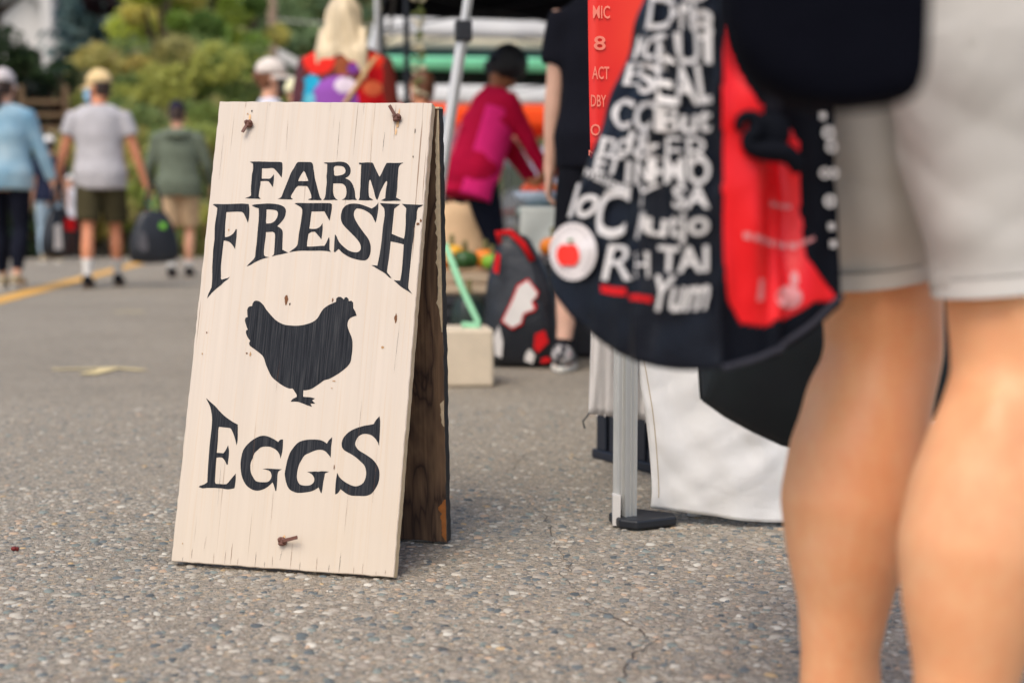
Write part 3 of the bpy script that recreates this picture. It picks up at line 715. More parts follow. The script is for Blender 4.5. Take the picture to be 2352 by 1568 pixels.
    def top(s, mat, sleeve=.62, hem=.83, off=.014, loose=.012, fold=.006, name='shirt', open_=0, seed=1):
        m = MB(); rows = [r for r in s.TOR if hem - .02 < r[0] < 1.47]; rows = [(hem, max(.165, rows[0][1]) + loose, max(.115, rows[0][2]) + loose, rows[0][3])] + [(z, rx + (loose if z < 1.3 else 0), ry + (loose if z < 1.3 else 0), yo) for z, rx, ry, yo in rows if z > hem + .02] + [(1.485, .075, .066, -.006)]
        m.loft(s.rings(rows, off))
        for q in (-1, 1): m.tube([s.T((0, -.012, 1.438)), lerp(s.T((0, -.012, 1.438)), s.sh[q], .55) + Vector((0, 0, .006)), s.sh[q] + (s.elb[q] - s.sh[q]) * .12], [.066 * s.k, .062 * s.k, .062 * s.k], 12)
        if sleeve:
            for q in (-1, 1): s.arm(m, q, sleeve, .012 * s.k, .014 if sleeve < 1 else .006)
        return remeshed(m, name, mat, s.o, .011, 14, fold, 8, seed)
    def bottoms(s, mat, f1=.85, off=.012, flare=.02, fold=.006, name='shorts', top=1.02, seed=3, voxel=.011):
        m = MB(); rows = [(.83, .15, .105, 0), (.87, .170, .120, -.01), (.94, .176, .126, -.012), (top, .16, .114, 0)]; m.loft(s.rings(rows, .010))
        for q in (-1, 1): s.leg(m, q, 0.02, f1, off, flare)
        return remeshed(m, name, mat, s.o, voxel, 5, fold, 7, seed)
    def shoes(s, mat, sole, sock=None, sockh=1.86, low=1.0):
        k = s.k
        for q in (-1, 1):
            f = s.foot[q]; F = lambda y, z: f + Vector((0, y, z * low)) * k
            m = MB(); m.tube([F(-.085, .05), F(-.06, .062), F(-.01, .065), F(.05, .052), F(.12, .04), F(.175, .036), F(.2, .034)], [(.012 * k, .02 * k), (.040 * k, .05 * k * low), (.043 * k, .052 * k * low), (.045 * k, .042 * k * low), (.049 * k, .032 * k * low), (.038 * k, .026 * k * low), (.012 * k, .016 * k)], 14, ref=(0, 0, 1))
            sh = remeshed(m, 'shoe', mat, s.o, .009, 4)
            m = MB(); m.loft([[F(.055 + .15 * sin(a) * (1.0), z) + Vector((.051 * k * cos(a) * (1 - .15 * sin(a) ** 2), 0, 0)) for a in [2 * pi * j / 18 for j in range(18)]] for z in (.003, .024)]); m.build('sole', sole, sh, bevel=.004)
            if sock:
                m = MB(); s.leg(m, q, sockh, 2.06, .004); m.build('sock', sock, s.o, smooth=True)
        return s
    def cap(s, mat, brim=True, back=False, rr=1.0):
        k = s.k * rr; H = lambda x, y, z: s.headc + s.hr @ (Vector((x, y, z)) * k); n = 20
        rows = [(.022, .082, .108, -.008), (.055, .084, .109, -.008), (.09, .077, .1, -.01), (.118, .058, .075, -.012), (.138, .03, .04, -.012), (.142, .006, .008, -.012)]
        m = MB(); m.loft([[H(rx * cos(2 * pi * j / n), yo + ry * sin(2 * pi * j / n), z) for j in range(n)] for z, rx, ry, yo in rows]); c = m.build('cap', mat, s.o, smooth=True, sub=1)
        if brim:
            sg = -1 if back else 1; m = MB(); top_, bot = [], []
            rim = [(cos(a) * .078, sin(a) * .1 - .008) for a in [pi * j / 12 for j in range(13)]]
            m.grid(lambda a, b: H(cos(pi * a) * lerp(.078, .074, b), sg * (sin(pi * a) * lerp(.1, .185, b) - .008), .026 - .022 * b + .012 * (sin(pi * a) - 1) * b), 14, 6); m.build('brim', mat, c, smooth=True, solid=.004)
        m = MB(); m.ell(H(0, -.012, .143), (.008, .008, .004), nu=8, nv=5); m.build('button', mat, c)
        return c
    def hair(s, mat, kind='short', length=.25, name='hair'):
        k = s.k; H = lambda x, y, z: s.headc + s.hr @ (Vector((x, y, z)) * k); n = 20; m = MB()
        m.v = []; m.f = []; m.m = []; kk = s.k; k = s.k
        if kind == 'wrap':
            H = lambda x, y, z: s.headc + s.hr @ (Vector((x, y, z)) * kk * 1.28)
        rows = [(-.07, .06, .06, -.045), (-.02, .077, .085, -.022), (.03, .081, .101, -.016), (.07, .079, .1, -.013), (.105, .063, .08, -.014), (.13, .036, .045, -.014)]
        m.loft([[H(rx * cos(2 * pi * j / n), yo + ry * sin(2 * pi * j / n), z) for j in range(n)] for z, rx, ry, yo in rows])
        if kind == 'long':
            L = length; m.loft([[H((rx + .010 * sin(j * 2.4 + z * 30)) * cos(2 * pi * j / n), yo + (ry + .008 * sin(j * 3.1 + z * 20)) * sin(2 * pi * j / n), z) for j in range(n)] for z, rx, ry, yo in [(.11, .06, .07, -.02), (.06, .088, .095, -.03), (0, .096, .09, -.042), (-.08, .104, .072, -.06), (-.15, .122, .055, -.075), (-.22, .135, .045, -.088), (-.26 - L * .3, .12, .035, -.085), (-.22 - L, .075, .02, -.08)]])
            for q in range(9): m.tube([H(-.11 + .028 * q, -.07, -.05), H(-.125 + .031 * q, -.115, -.18), H(-.12 + .030 * q, -.118, -.30 - .05 * (q % 3)), H(-.11 + .028 * q, -.105, -.38 - .05 * (q % 3))], [.018 * k, .02 * k, .014 * k, .004 * k], 7)
        if kind == 'bun': m.ell(H(0, -.1, .02), (.05 * k, .05 * k, .05 * k))
        if kind == 'pony': m.tube([H(0, -.09, 0), H(0, -.13, -.04), H(0, -.12, -.13), H(0, -.11, -.2)], [.02 * k, .034 * k, .03 * k, .01 * k], 10)
        return remeshed(m, name, mat, s.o, .009, 3, .004, 26)
    def mask(s, mat):
        k = s.k; H = lambda x, y, z: s.headc + s.hr @ (Vector((x, y, z)) * k); m = MB()
        m.grid(lambda a, b: H(.078 * cos(pi * (.05 + .9 * a)), .014 + (.100 + .022 * sin(pi * b)) * sin(pi * (.05 + .9 * a)) * (.9 if b < .2 else 1), lerp(-.115, .0, b)), 16, 8); return m.build('face_mask', mat, s.o, smooth=True, solid=.003)
EYE = M('eye_dark', (.02, .015, .012), rough=.2); LIP = M('lip', srgb(176, 104, 92), rough=.5)
SOLE_W = M('white_rubber', srgb(226, 222, 212), rough=.6); SHOE_D = fabric('dark_shoe', (34, 34, 38)); SHOE_T = fabric('tan_shoe', (176, 160, 132)); SOCK_W = fabric('white_sock', (226, 222, 216))
HAIR_B = M('brown_hair', srgb(58, 40, 32), rough=.55, var=.3, vscale=30, stretch=(1, 1, .1)); HAIR_K = M('black_hair', (.008, .008, .011), rough=.5, var=.3, vscale=30)
HAIR_Y = M('blonde_hair', srgb(216, 196, 162), rough=.5, var=.42, vscale=20, bump=.6, bscale=70, stretch=(1, 1, .06)); HAIR_R = M('auburn_hair', srgb(112, 68, 42), rough=.5, var=.3, vscale=30)
FACE_AWAY = atan2(-STREET.x, STREET.y)
def foot(u, v): g = G(u, v); return (g.x, g.y, 0)
def tote(label, parent_loc, rz, w, h, d, mat, handle=.22, name='tote_bag', dec=None, group=None, sag=.03, cat='bag'):
    """shopping bag hanging with its base at parent_loc"""
    o = thing(name, label, cat, parent_loc, rz, group); m = MB(); n = 28
    rows = [(0, .80, .55), (.012, .90, .8), (.08 * h, .97, .95), (.3 * h, 1, 1), (.6 * h, .86, .85), (.85 * h, .62, .5), (h, .44, .25)]
    R = []
    for z, a, b in rows:
        ring = []
        for j in range(n):
            t_ = 2 * pi * j / n; c, s_ = cos(t_), sin(t_); e = .62
            x = w / 2 * a * math.copysign(abs(c) ** e, c); y = d / 2 * b * math.copysign(abs(s_) ** e, s_)
            ring.append(Vector((x, y, z - sag * (1 - (2 * x / w) ** 2) * (1 - z / h) + .016 * noise.noise(Vector((x * 9 + w * 50, y * 9, z * 7))))))
        R.append(ring)
    m.loft(R, True); m.build('bag_body', mat, o, smooth=True, sub=1)
    for s_ in (-1, 1):
        m = MB(); pts = [Vector((x * w * .17, s_ * d * .12 * (1 - t_), h * .93 + handle * t_)) for x, t_ in ((-1, 0), (-.8, .5), (-.35, .92), (0, 1), (.35, .92), (.8, .5), (1, 0))]
        m.tube(pts, [(.013, .003)] * 7, 6, ref=(0, 1, 0)); m.build('handle', mat, o, smooth=True)
    return o
BAGBLK = M('black_laminated_bag', (.010, .012, .017), rough=.38, var=.3, vscale=9, bump=.35, bscale=9, bdist=.02)
def patch(bag, mat, pts, y, name='print_patch'):
    m = MB(); m.prism([(x, y, z) for x, z in pts], (0, -.004, 0)); return m.build(name, mat, bag)
PR_W = fabric('white_print', (222, 216, 210), bump=0); PR_R = fabric('red_print', (206, 30, 34), bump=0); PR_G = fabric('green_print', (120, 190, 70), bump=0)

# man in grey shirt and yellow cap
p = Person('man in light grey shirt, olive shorts, straw cap and blue mask walking away', foot(236, 660), FACE_AWAY + .04, 1.74, 1.12, skin=SK_B, lf=(-.10, -.16, .0), rf=(.11, .16, .0), lh=(-.36, .06, .84), rh=(.36, .04, .84), yaw=1.05, nod=.05)
p.body(); p.top(fabric('grey_tshirt', (188, 184, 186)), .6, .80, seed=2); p.bottoms(fabric('olive_shorts', (72, 66, 46)), .86, flare=.03); p.cap(fabric('straw_cap', (232, 202, 150), bump=.4), rr=1.06); p.mask(M('blue_mask', srgb(150, 190, 216), rough=.7)); p.shoes(SHOE_D, M('brown_sole', srgb(92, 74, 54), rough=.8), SOCK_W, 1.62); p.hair(HAIR_B)
hp = mw(p.o) @ p.hand[1]
b = tote('black shopping bag with grey and green print in the grey shirt man right hand', (hp.x + .06, hp.y - .02, hp.z - .62), FACE_AWAY + .2, .42, .42, .16, BAGBLK, .24)
patch(b, fabric('grey_print', (96, 94, 98), bump=0), [(-.14, .12), (-.09, .07), (-.05, .10), (-.07, .22), (-.11, .25)], -.084); patch(b, PR_G, [(.04, .27), (.09, .26), (.095, .31), (.045, .315)], -.084)
# woman in denim shirt
p = Person('woman in faded blue denim shirt, navy trousers and pale cap at the left edge', foot(22, 664), FACE_AWAY - .1, 1.72, 1.08, skin=SK_A, lf=(-.09, .14, 0), rf=(.1, -.14, .02), lh=(-.34, .04, .85), rh=(.35, .10, .84), yaw=-.15)
DEN = NT('faded_denim'); n_ = DEN.noise(DEN.coord(), 3.2, 5, .6); DEN.setp(Base_Color=DEN.ramp(n_, [(.3, srgb(104, 150, 178)), (.5, srgb(146, 178, 194)), (.72, srgb(182, 200, 206))]), Roughness=.9); DEN.bump(DEN.noise(DEN.coord(), 30, 4), .2, .005)
p.body(); p.top(DEN.mat, 1.85, .80, loose=.02, seed=5); p.bottoms(fabric('navy_trousers', (20, 22, 34)), 1.86, .010, .004, name='trousers'); p.cap(fabric('pale_cap', (214, 204, 202)), back=False, rr=1.05); p.hair(HAIR_B, 'pony'); p.shoes(SHOE_T, SOLE_W)
hp = mw(p.o) @ p.hand[1]
b = tote('black printed shopping bag carried by the woman in denim', (hp.x + .03, hp.y, hp.z - .56), FACE_AWAY + .9, .32, .38, .15, BAGBLK, .22)
patch(b, PR_W, [(-.12, .05), (-.04, .05), (-.05, .26), (-.11, .24)], -.079); patch(b, PR_R, [(.0, .2), (.1, .2), (.1, .3), (.0, .3)], -.079)
# man in the green hooded top
p = Person('man in grey green hooded top, tan shorts and navy cap walking beside the sign', foot(414, 636), FACE_AWAY + .0, 1.68, 1.1, skin=SK_A, lf=(-.08, -.05, 0), rf=(.08, .10, .0), lh=(-.30, .2, .92), rh=(.30, .2, .92), yaw=-.25, nod=.15)
gh = fabric('sage_hoodie', (106, 114, 98)); p.body(); p.top(gh, 1.9, .81, loose=.022, fold=.008, seed=8); p.bottoms(fabric('tan_shorts', (198, 168, 134)), .92, flare=.03); p.cap(fabric('navy_cap', (34, 34, 56))); p.hair(HAIR_B); p.shoes(SHOE_D, SHOE_D, SOCK_W, 1.8)
m = MB(); c = p.T((0, -.03, 1.46)); m.tube([c + Vector((.105 * cos(a), .085 * sin(a) - .03 * max(0, -sin(a)), -.02 + .025 * sin(a))) for a in [2 * pi * j / 16 for j in range(17)]], .036, 10, ref=(0, 0, 1)); remeshed(m, 'hood', gh, p.o, .010, 5, .006)
# people further up the street
p = Person('person in pale jeans, navy top and white cap beyond the woman in denim', foot(118, 603), FACE_AWAY + .3, 1.62, 1.0, skin=SK_A, lf=(-.09, .12, 0), rf=(.1, -.12, 0), yaw=.4)
p.body(.012); p.top(fabric('navy_top', (34, 38, 58)), .7, .84); p.bottoms(fabric('pale_jeans', (166, 186, 200)), 1.9, .016, .006, name='jeans'); p.cap(fabric('white_cap', (230, 226, 222))); p.hair(HAIR_B); p.shoes(SHOE_T, SOLE_W)
p = Person('child in white hat and pale clothes beyond the grey shirt man', foot(165, 594), FACE_AWAY, 1.18, .95, skin=SK_A, yaw=.3)
p.body(.012); p.top(fabric('pale_shirt', (206, 204, 210)), .6, .82); p.bottoms(fabric('dark_leggings', (40, 40, 50)), 1.9, .008, .002, name='leggings'); p.cap(fabric('white_hat', (232, 230, 228))); p.shoes(SHOE_D, SOLE_W)
p = Person('child in bright teal shirt between the two men', foot(360, 590), FACE_AWAY - .2, 1.05, 1.0, skin=SK_A, lf=(-.08, 0, 0), rf=(.08, .06, 0))
p.body(.012); p.top(fabric('teal_shirt', (34, 164, 176)), .5, .82); p.bottoms(fabric('charcoal_shorts', (46, 46, 56)), 1.2, .014, .01); p.hair(HAIR_R); p.shoes(SHOE_D, SOLE_W)
p = Person('person in pale blue shirt and dark trousers beyond the teal child', foot(326, 584), FACE_AWAY + .4, 1.5, 1.05, skin=SK_A)
p.body(.013); p.top(fabric('pale_blue_shirt', (170, 182, 196)), 1.8, .82); p.bottoms(fabric('dark_trousers', (36, 38, 48)), 1.9, .014, .004, name='trousers'); p.hair(HAIR_K); p.shoes(SHOE_D, SHOE_D)
p = Person('small child in mint and pink beside the left edge of the sign', foot(470, 588), FACE_AWAY, 1.0, 1.05, skin=SK_P)
p.body(.012); p.top(fabric('mint_shirt', (150, 206, 170)), .6, .84); p.bottoms(fabric('pink_shorts', (226, 140, 140)), .9, .016, .01); p.hair(HAIR_Y); p.shoes(SHOE_T, SOLE_W)
p = Person('person in maroon with dark trousers far behind the grey shirt man', foot(176, 577), FACE_AWAY + 2.8, 1.6, 1.0, skin=SK_A)
p.body(.013); p.top(fabric('maroon_top', (110, 50, 64)), 1.8, .82); p.bottoms(fabric('black_trousers', (26, 26, 32)), 1.9, .014, .004, name='trousers'); p.hair(HAIR_K); p.shoes(SHOE_D, SHOE_D)
# woman in cap and black mask behind the sign
p = Person('woman in pale cap and black mask looking right behind the sign top', (tx(628, 9.6), 9.6, 0), -1.25, 1.60, .95, skin=SK_A, yaw=-.1)
p.body(.010); p.top(fabric('lilac_shirt', (206, 206, 216)), .6, .82); p.bottoms(fabric('grey_trousers', (90, 92, 100)), 1.9, .012, .004, name='trousers'); p.cap(fabric('cream_cap', (226, 214, 204)), rr=1.1); p.hair(HAIR_R, 'bun'); p.mask(M('black_mask', (.012, .013, .018), rough=.8)); p.shoes(SHOE_D, SOLE_W)
p = Person('person in a pale yellow hat just showing over the sign top', (tx(688, 9.0), 9.0, 0), -.6, 1.41, .95, skin=SK_A)
p.body(.012); p.top(fabric('plum_shirt', (120, 70, 90)), .6, .82); p.bottoms(fabric('blue_trousers', (60, 70, 100)), 1.9, .012, .004, name='trousers'); p.cap(fabric('pale_yellow_hat', (230, 224, 186)), brim=False, rr=1.12); p.shoes(SHOE_D, SOLE_W)
p = Person('brown haired person in blue shirt behind the right end of the sign', (tx(972, 8.9), 8.9, 0), .5, 1.46, 1.0, skin=SK_B, yaw=.3)
p.body(.011); p.top(fabric('sky_blue_shirt', (110, 160, 190)), .7, .82); p.bottoms(fabric('blue_jeans', (60, 74, 104)), 1.9, .012, .004, name='jeans'); p.hair(HAIR_R); p.shoes(SHOE_D, SOLE_W)
# blonde woman in a bright patterned shawl
p = Person('blonde woman in bright red, purple and blue patterned top with beige strap behind the sign', (tx(798, 7.4), 7.4, 0), FACE_AWAY - .1, 1.69, 1.12, skin=SK_P, yaw=-.1)
p.body(.010); p.hair(HAIR_Y, 'long', .24); p.bottoms(fabric('black_leggings', (24, 24, 30)), 1.9, .010, .002, name='leggings'); p.shoes(SHOE_D, SOLE_W)
sh = p.top(fabric('dummy_patterned', (90, 50, 50)), .95, .80, loose=.03, off=.02, fold=.007, name='patterned_top')
t = attr_mat('bright_patchwork', .85); sh.data.materials.clear(); sh.data.materials.append(t)
co = np.array([tuple(v.co) for v in sh.data.vertices]); cols = np.tile(np.array(srgb(96, 44, 40)), (len(co), 1))
PATS = [(-.13, 1.40, .085, .07, (226, 44, 34)), (.12, 1.40, .09, .05, (228, 54, 34)), (0, 1.37, .05, .05, (150, 80, 50)), (-.17, 1.20, .08, .13, (34, 160, 196)), (-.03, 1.22, .13, .10, (150, 84, 176)), (.01, 1.27, .06, .04, (222, 206, 220)), (.17, 1.24, .10, .13, (212, 20, 30)), (.15, 1.26, .05, .04, (232, 110, 70)),
        (.12, 1.05, .14, .09, (22, 150, 190)), (.10, 1.06, .05, .03, (120, 190, 206)), (-.05, 1.08, .12, .07, (110, 44, 40)), (.05, 1.36, .03, .03, (120, 60, 150)), (-.14, .98, .1, .08, (190, 60, 60)), (-.18, 1.20, .03, .03, (110, 200, 220)), (.03, .92, .15, .07, (150, 84, 176)), (.26, 1.28, .06, .14, (120, 44, 36)), (-.27, 1.28, .06, .14, (90, 52, 60)), (.08, 1.41, .02, .02, (150, 70, 170))]
for cx, cz, rx, rz, rgb in PATS:
    inn = ((co[:, 0] / p.k - cx) / rx) ** 2 + ((co[:, 2] / p.k - cz) / rz) ** 2 < 1
    cols[inn] = srgb(*rgb)
vcol(sh.data, cols)
m = MB(); m.grid(lambda a, b: p.T((lerp(.17, -.16, b) + (a - .5) * .045, -.165 + .03 * abs(b - .5) * 2 - .0, lerp(1.42, .92, b) + (a - .5) * .03)), 2, 16); m.build('strap', fabric('beige_strap', (196, 160, 116)), p.o, smooth=True, solid=.004)
# vendor in crimson and pink
p = Person('bowed vendor in crimson and pink jacket with black head covering at the produce stall', (tx(1100, 8.2), 8.2, 0), -1.0, 1.56, .98, skin=SK_D, lean=.34, nod=.5, lh=(-.02, .50, .80), rh=(.22, .46, .78), lf=(-.09, -.08, 0), rf=(.09, .0, 0))
p.body(.010); jk = p.top(fabric('crimson_jacket', (206, 20, 66)), 1.75, .74, loose=.03, off=.02, fold=.009, name='jacket'); p.bottoms(fabric('navy_jeans', (22, 26, 40)), 1.9, .014, .005, name='jeans'); p.hair(HAIR_K, 'wrap', name='head_covering'); p.shoes(SHOE_D, SHOE_D)
m = MB(); n = 22
m.grid(lambda a, b: p.T((.20 * p.b * cos(-.9 + 2.2 * a) + .005, .155 * sin(-.9 + 2.2 * a) + .005, lerp(.74, 1.33, b))), 14, 18); m.build('pink_front', fabric('pink_cloth', (255, 48, 132)), p.o, smooth=True, solid=.006)
m = MB(); m.grid(lambda a, b: p.T((.21 * p.b * cos(-2.5 + .75 * a) + .0, .165 * sin(-2.5 + .75 * a), lerp(.74, 1.20, b))), 12, 14); m.build('pink_side', fabric('pink_cloth_side', (240, 100, 130)), p.o, smooth=True, solid=.006)
# customer in a red-brown sleeve across the table
p = Person('customer with rust coloured sleeve reaching over the produce table', (tx(1430, 8.0), 8.0, 0), 1.45, 1.58, 1.0, skin=SK_D, lean=.1, lh=(-.02, .52, .86), rh=(.2, .50, .84))
p.body(.011); p.top(fabric('rust_shirt', (170, 62, 40)), 1.8, .84); p.bottoms(fabric('slate_trousers', (56, 60, 72)), 1.9, .014, .004, name='trousers'); p.hair(HAIR_K); p.shoes(SHOE_D, SHOE_D)
# person in black beside the banner
p = Person('person in black shirt and shorts with bare arm and grey trainers beside the red banner', (.385, 5.24, 0), -.15, 1.6, 1.12, skin=SK_P, lf=(-.205, -.10, 0), rf=(.10, .06, 0), lh=(-.275, .02, .79), rh=(.30, .2, .9), yaw=-.5)
p.body(.007, .75); p.top(fabric('black_tshirt', (20, 21, 30)), .66, .80, loose=.02, seed=9); p.bottoms(fabric('black_shorts', (18, 19, 26)), .86, .014, .02); p.hair(HAIR_B)
TR = NT('grey_trainer'); n_ = TR.noise(TR.coord(), 22, 3, .5); TR.setp(Base_Color=TR.ramp(n_, [(.42, srgb(70, 68, 72)), (.5, srgb(196, 190, 186)), (.62, srgb(214, 210, 206)), (.68, srgb(170, 50, 58))], 'CONSTANT'), Roughness=.7); p.shoes(TR.mat, SOLE_W, fabric('black_sock', (24, 24, 30)), 1.9)
# ================================================================ produce stall further back
BEIGE = M('beige_block', srgb(212, 196, 172), rough=.9, var=.08, vscale=14, bump=.3, bscale=70)
g = G(1066, 890); bl = thing('ballast_block', 'beige concrete block weighting the silver tent leg', 'block', (g.x - .03, g.y + .1, 0), .12)
m = MB(); m.box((0, 0, .0965), (.235, .2, .193)); m.build('block', BEIGE, bl, bevel=.012)
STRAP = fabric('mint_webbing', (142, 196, 156)); m = MB(); a = P(1022, 560, 4.86); b = P(1098, 738, 4.72); b2 = Vector((g.x + .05, 4.66, .196)); m.tube([a, lerp(a, b, .5) + Vector((0, 0, -.015)), b, b2 + Vector((0, .04, .004)), b2 + Vector((-.06, .06, .006))], [(.012, .002)] * 5, 6, ref=(0, 1, 0))
so = m.build('strap', STRAP, None, smooth=True); tag(so, 'mint green strap tying the silver tent leg down to the block', 'strap')
CRB = M('black_crate_plastic', (.012, .013, .018), rough=.5, var=.2); CRW = M('pale_crate_wood', srgb(186, 164, 138), rough=.9, var=.15, vscale=12, bump=.3, bscale=50, stretch=(.2, 1, 1))
def crate(label, loc, rz, w, d, h, mat, slats=4, name='crate', group=None, ribs=0):
    o = thing(name, label, 'crate', loc, rz, group); m = MB(); m.box((0, 0, .006), (w, d, .012)); m.build('base', mat, o)
    for sx in (-1, 1):
        for sy in (-1, 1):
            m = MB(); m.box((sx * (w / 2 - .012), sy * (d / 2 - .012), h / 2 + .006), (.022, .022, h - .012)); m.build('corner_post', mat, o)
    if ribs:
        for sx in (-1, 1):
            for z in (.012, h - .012):
                m = MB(); m.box((sx * (w / 2 + .004), 0, z), (.012, d + .02, .022)); m.build('rim', mat, o, bevel=.003)
                m = MB(); m.box((0, sx * (d / 2 + .004), z), (w - .008, .012, .022)); m.build('rim', mat, o, bevel=.003)
            for k in range(ribs):
                t_ = (k + .5) / ribs - .5
                m = MB(); m.box((sx * (w / 2 + .004), t_ * d, h / 2), (.007, d / ribs * .72, h - .047)); m.build('rib', mat, o, bevel=.002)
                m = MB(); m.box((t_ * w, sx * (d / 2 + .004), h / 2), (w / ribs * .72, .007, h - .047)); m.build('rib', mat, o, bevel=.002)
        return o
    sh = h / slats
    for k in range(slats):
        z = sh * (k + .5)
        for sx in (-1, 1):
            m = MB(); m.box((sx * (w / 2 + .004), 0, z + .002), (.008, d, sh * .74)); m.build('slat', mat, o, bevel=.002)
        for sy in (-1, 1):
            m = MB(); m.box((0, sy * (d / 2 + .004), z + .002), (w + .012, .008, sh * .74)); m.build('slat', mat, o, bevel=.002)
    return o
cx, cy = tx(1068, 5.75), 5.85
crate('black slatted crate at the bottom of the stack behind the beige block', (cx, cy, 0), -.1, .36, .3, .25, CRB, 5)
crate('shallow pale wooden crate on top of the black crate', (cx, cy, .252), -.08, .37, .3, .09, CRW, 2)
PUMP = M('pumpkin_skin', srgb(236, 130, 22), rough=.45, var=.1, vscale=10); GRN = M('squash_green', srgb(46, 84, 36), rough=.45, var=.35, vscale=14); LIM = M('lime_leaf', srgb(130, 180, 50), rough=.6, var=.2); DKG = M('dark_squash', srgb(30, 42, 34), rough=.4, var=.35, vscale=12); STEM = M('stem', srgb(110, 104, 60), rough=.9); YLW = M('yellow_squash', srgb(236, 176, 46), rough=.45, var=.1)
def squash(label, loc, r, h, mat, ribs=9, name='pumpkin', tilt=0, deep=.06, cat='pumpkin'):
    o = thing(name, label, cat, loc, random.uniform(0, 6)); m = MB(); n = 36; rows = []
    for i in range(1, 12):
        th = pi * i / 12; rr = r * sin(th) ** .8
        rows.append([Vector((rr * (1 - deep * (1 - abs(cos(ribs * pi * j / n)))) * cos(2 * pi * j / n), rr * (1 - deep * (1 - abs(cos(ribs * pi * j / n)))) * sin(2 * pi * j / n), h / 2 - h / 2 * cos(th) * (1 - .18 * (1 - sin(th))))) for j in range(n)])
    m.loft(rows); m.build('skin', mat, o, smooth=True); m = MB(); m.tube([(0, 0, h * .88), (.004, 0, h + .012), (.016, 0, h + .03)], [.012, .009, .011], 7); m.build('stem', STEM, o); return o
z0 = .345
squash('orange pumpkin at the left of the wooden crate', (cx - .10, cy - .06, z0), .062, .09, PUMP)
squash('green striped squash in the middle of the wooden crate', (cx - .0, cy - .04, z0), .055, .085, GRN, name='squash', cat='squash')
squash('small lime coloured gourd at the right of the wooden crate', (cx + .11, cy - .05, z0), .045, .07, LIM, name='gourd', cat='gourd')
squash('orange gourd at the back right of the wooden crate', (cx + .08, cy + .07, z0), .055, .09, PUMP, name='gourd', cat='gourd')
squash('yellow gourd at the back left of the wooden crate', (cx - .06, cy + .08, z0), .055, .11, YLW, name='gourd', cat='gourd')
squash('dark green squash lying before the pale crate on the black crate', (cx + .02, cy - .22, .0), .075, .28, DKG, name='squash', cat='squash')
KRAFT = fabric('kraft_paper', (214, 180, 142), bump=.5, bscale=14, bdist=.02)
kb = thing('paper_sack', 'tall kraft paper sack standing behind the pumpkin crate', 'sack', (tx(1042, 6.3), 6.3, 0)); m = MB()
m.loft([[Vector((a * cos(t_), .09 * sin(t_) * a / .16, z + .01 * sin(3 * t_))) for t_ in [2 * pi * j / 20 for j in range(20)]] for z, a in ((.005, .16), (.25, .165), (.45, .14), (.56, .09), (.62, .07))]); m.build('sack_body', KRAFT, kb, smooth=True)
# table with produce
ty = 6.0; tb = thing('produce_table', 'low folding produce table with a pale cloth panel hanging in front', 'table', (tx(1185, ty) + .0, ty, 0), -.06)
TBL = M('grey_table_top', srgb(120, 140, 136), rough=.5); m = MB(); m.box((.75, .32, .585), (1.5, .66, .03)); m.build('table_top', TBL, tb, bevel=.008)
for x in (.06, 1.44):
    for y in (.05, .6):
        m = MB(); m.tube([(x, y, .003), (x, y, .57)], .014, 8); m.build('leg', ALU, tb)
m = MB(); m.grid(lambda a, b: Vector((.02 + .52 * a * (1 - .02 * b), -.03 - .012 * sin(a * 17 + b * 3) * b - .01 * b, .605 - .19 * b - .012 * sin(a * 5) * b)), 40, 14)
m.build('cloth_panel', fabric('pale_sage_cloth', (196, 200, 194), var=.05), tb, smooth=True, solid=.003)
def tpos(x, y): return (tb.location.x + x, ty + y, .601)
squash('yellow squash lying on the produce table', tpos(.26, .08), .05, .075, YLW, name='squash', cat='squash')
WR = fabric('white_wrap', (214, 206, 204), bump=.5)
for x, y, s_, lab in ((.40, .10, (.14, .12, .07), 'white paper parcel on the produce table beside the yellow squash'), (.19, .13, (.035, .05, .10), 'narrow white carton standing on the produce table')):
    m = MB(); m.box((0, 0, s_[2] / 2), s_, taper=.92); o = tag(m.build('parcel', WR, None, bevel=.015), lab, 'parcel'); o.location = tpos(x, y)
bw = thing('blue_bowl', 'pale blue bowl of produce on the left end of the table', 'bowl', tpos(.10, .26)); m = MB(); R_ = [(.04, 0), (.09, .03), (.115, .07), (.11, .072), (.085, .035), (.03, .012)]
m.loft([[Vector((r_ * cos(2 * pi * j / 24), r_ * sin(2 * pi * j / 24), z)) for j in range(24)] for r_, z in R_]); m.build('bowl', M('pale_blue_glaze', srgb(178, 190, 206), rough=.3), bw, smooth=True)
for k in range(6):
    m = MB(); m.ell((.05 * cos(k * 1.1), .05 * sin(k * 1.1), .07 + .01 * (k % 2)), (.03, .03, .028)); m.build('tomato', M('tomato', srgb(210, 78, 34), rough=.35), bw, smooth=True)
for k, (x, y, c_) in enumerate(((.15, .45, PUMP), (.24, .47, M('carrot', srgb(206, 84, 30), rough=.5)), (.32, .42, PUMP))):
    squash(('orange squash at the back of the table', 'rust orange squash behind the yellow squash', 'orange squash behind the white parcel')[k], tpos(x, y), .055, .12, c_, name='squash', cat='squash')
squash('orange pumpkin under the right end of the cloth panel', (tx(1270, 5.75), 5.75, .40), .055, .085, PUMP)
m = MB(); m.box((0, 0, .2), (.46, .34, .395)); o = tag(m.build('stacked_bin', CRB, None, bevel=.02), 'black bin under the produce table with an orange pumpkin on it', 'bin'); o.location = (tx(1260, 5.75) + .1, 5.8, 0)
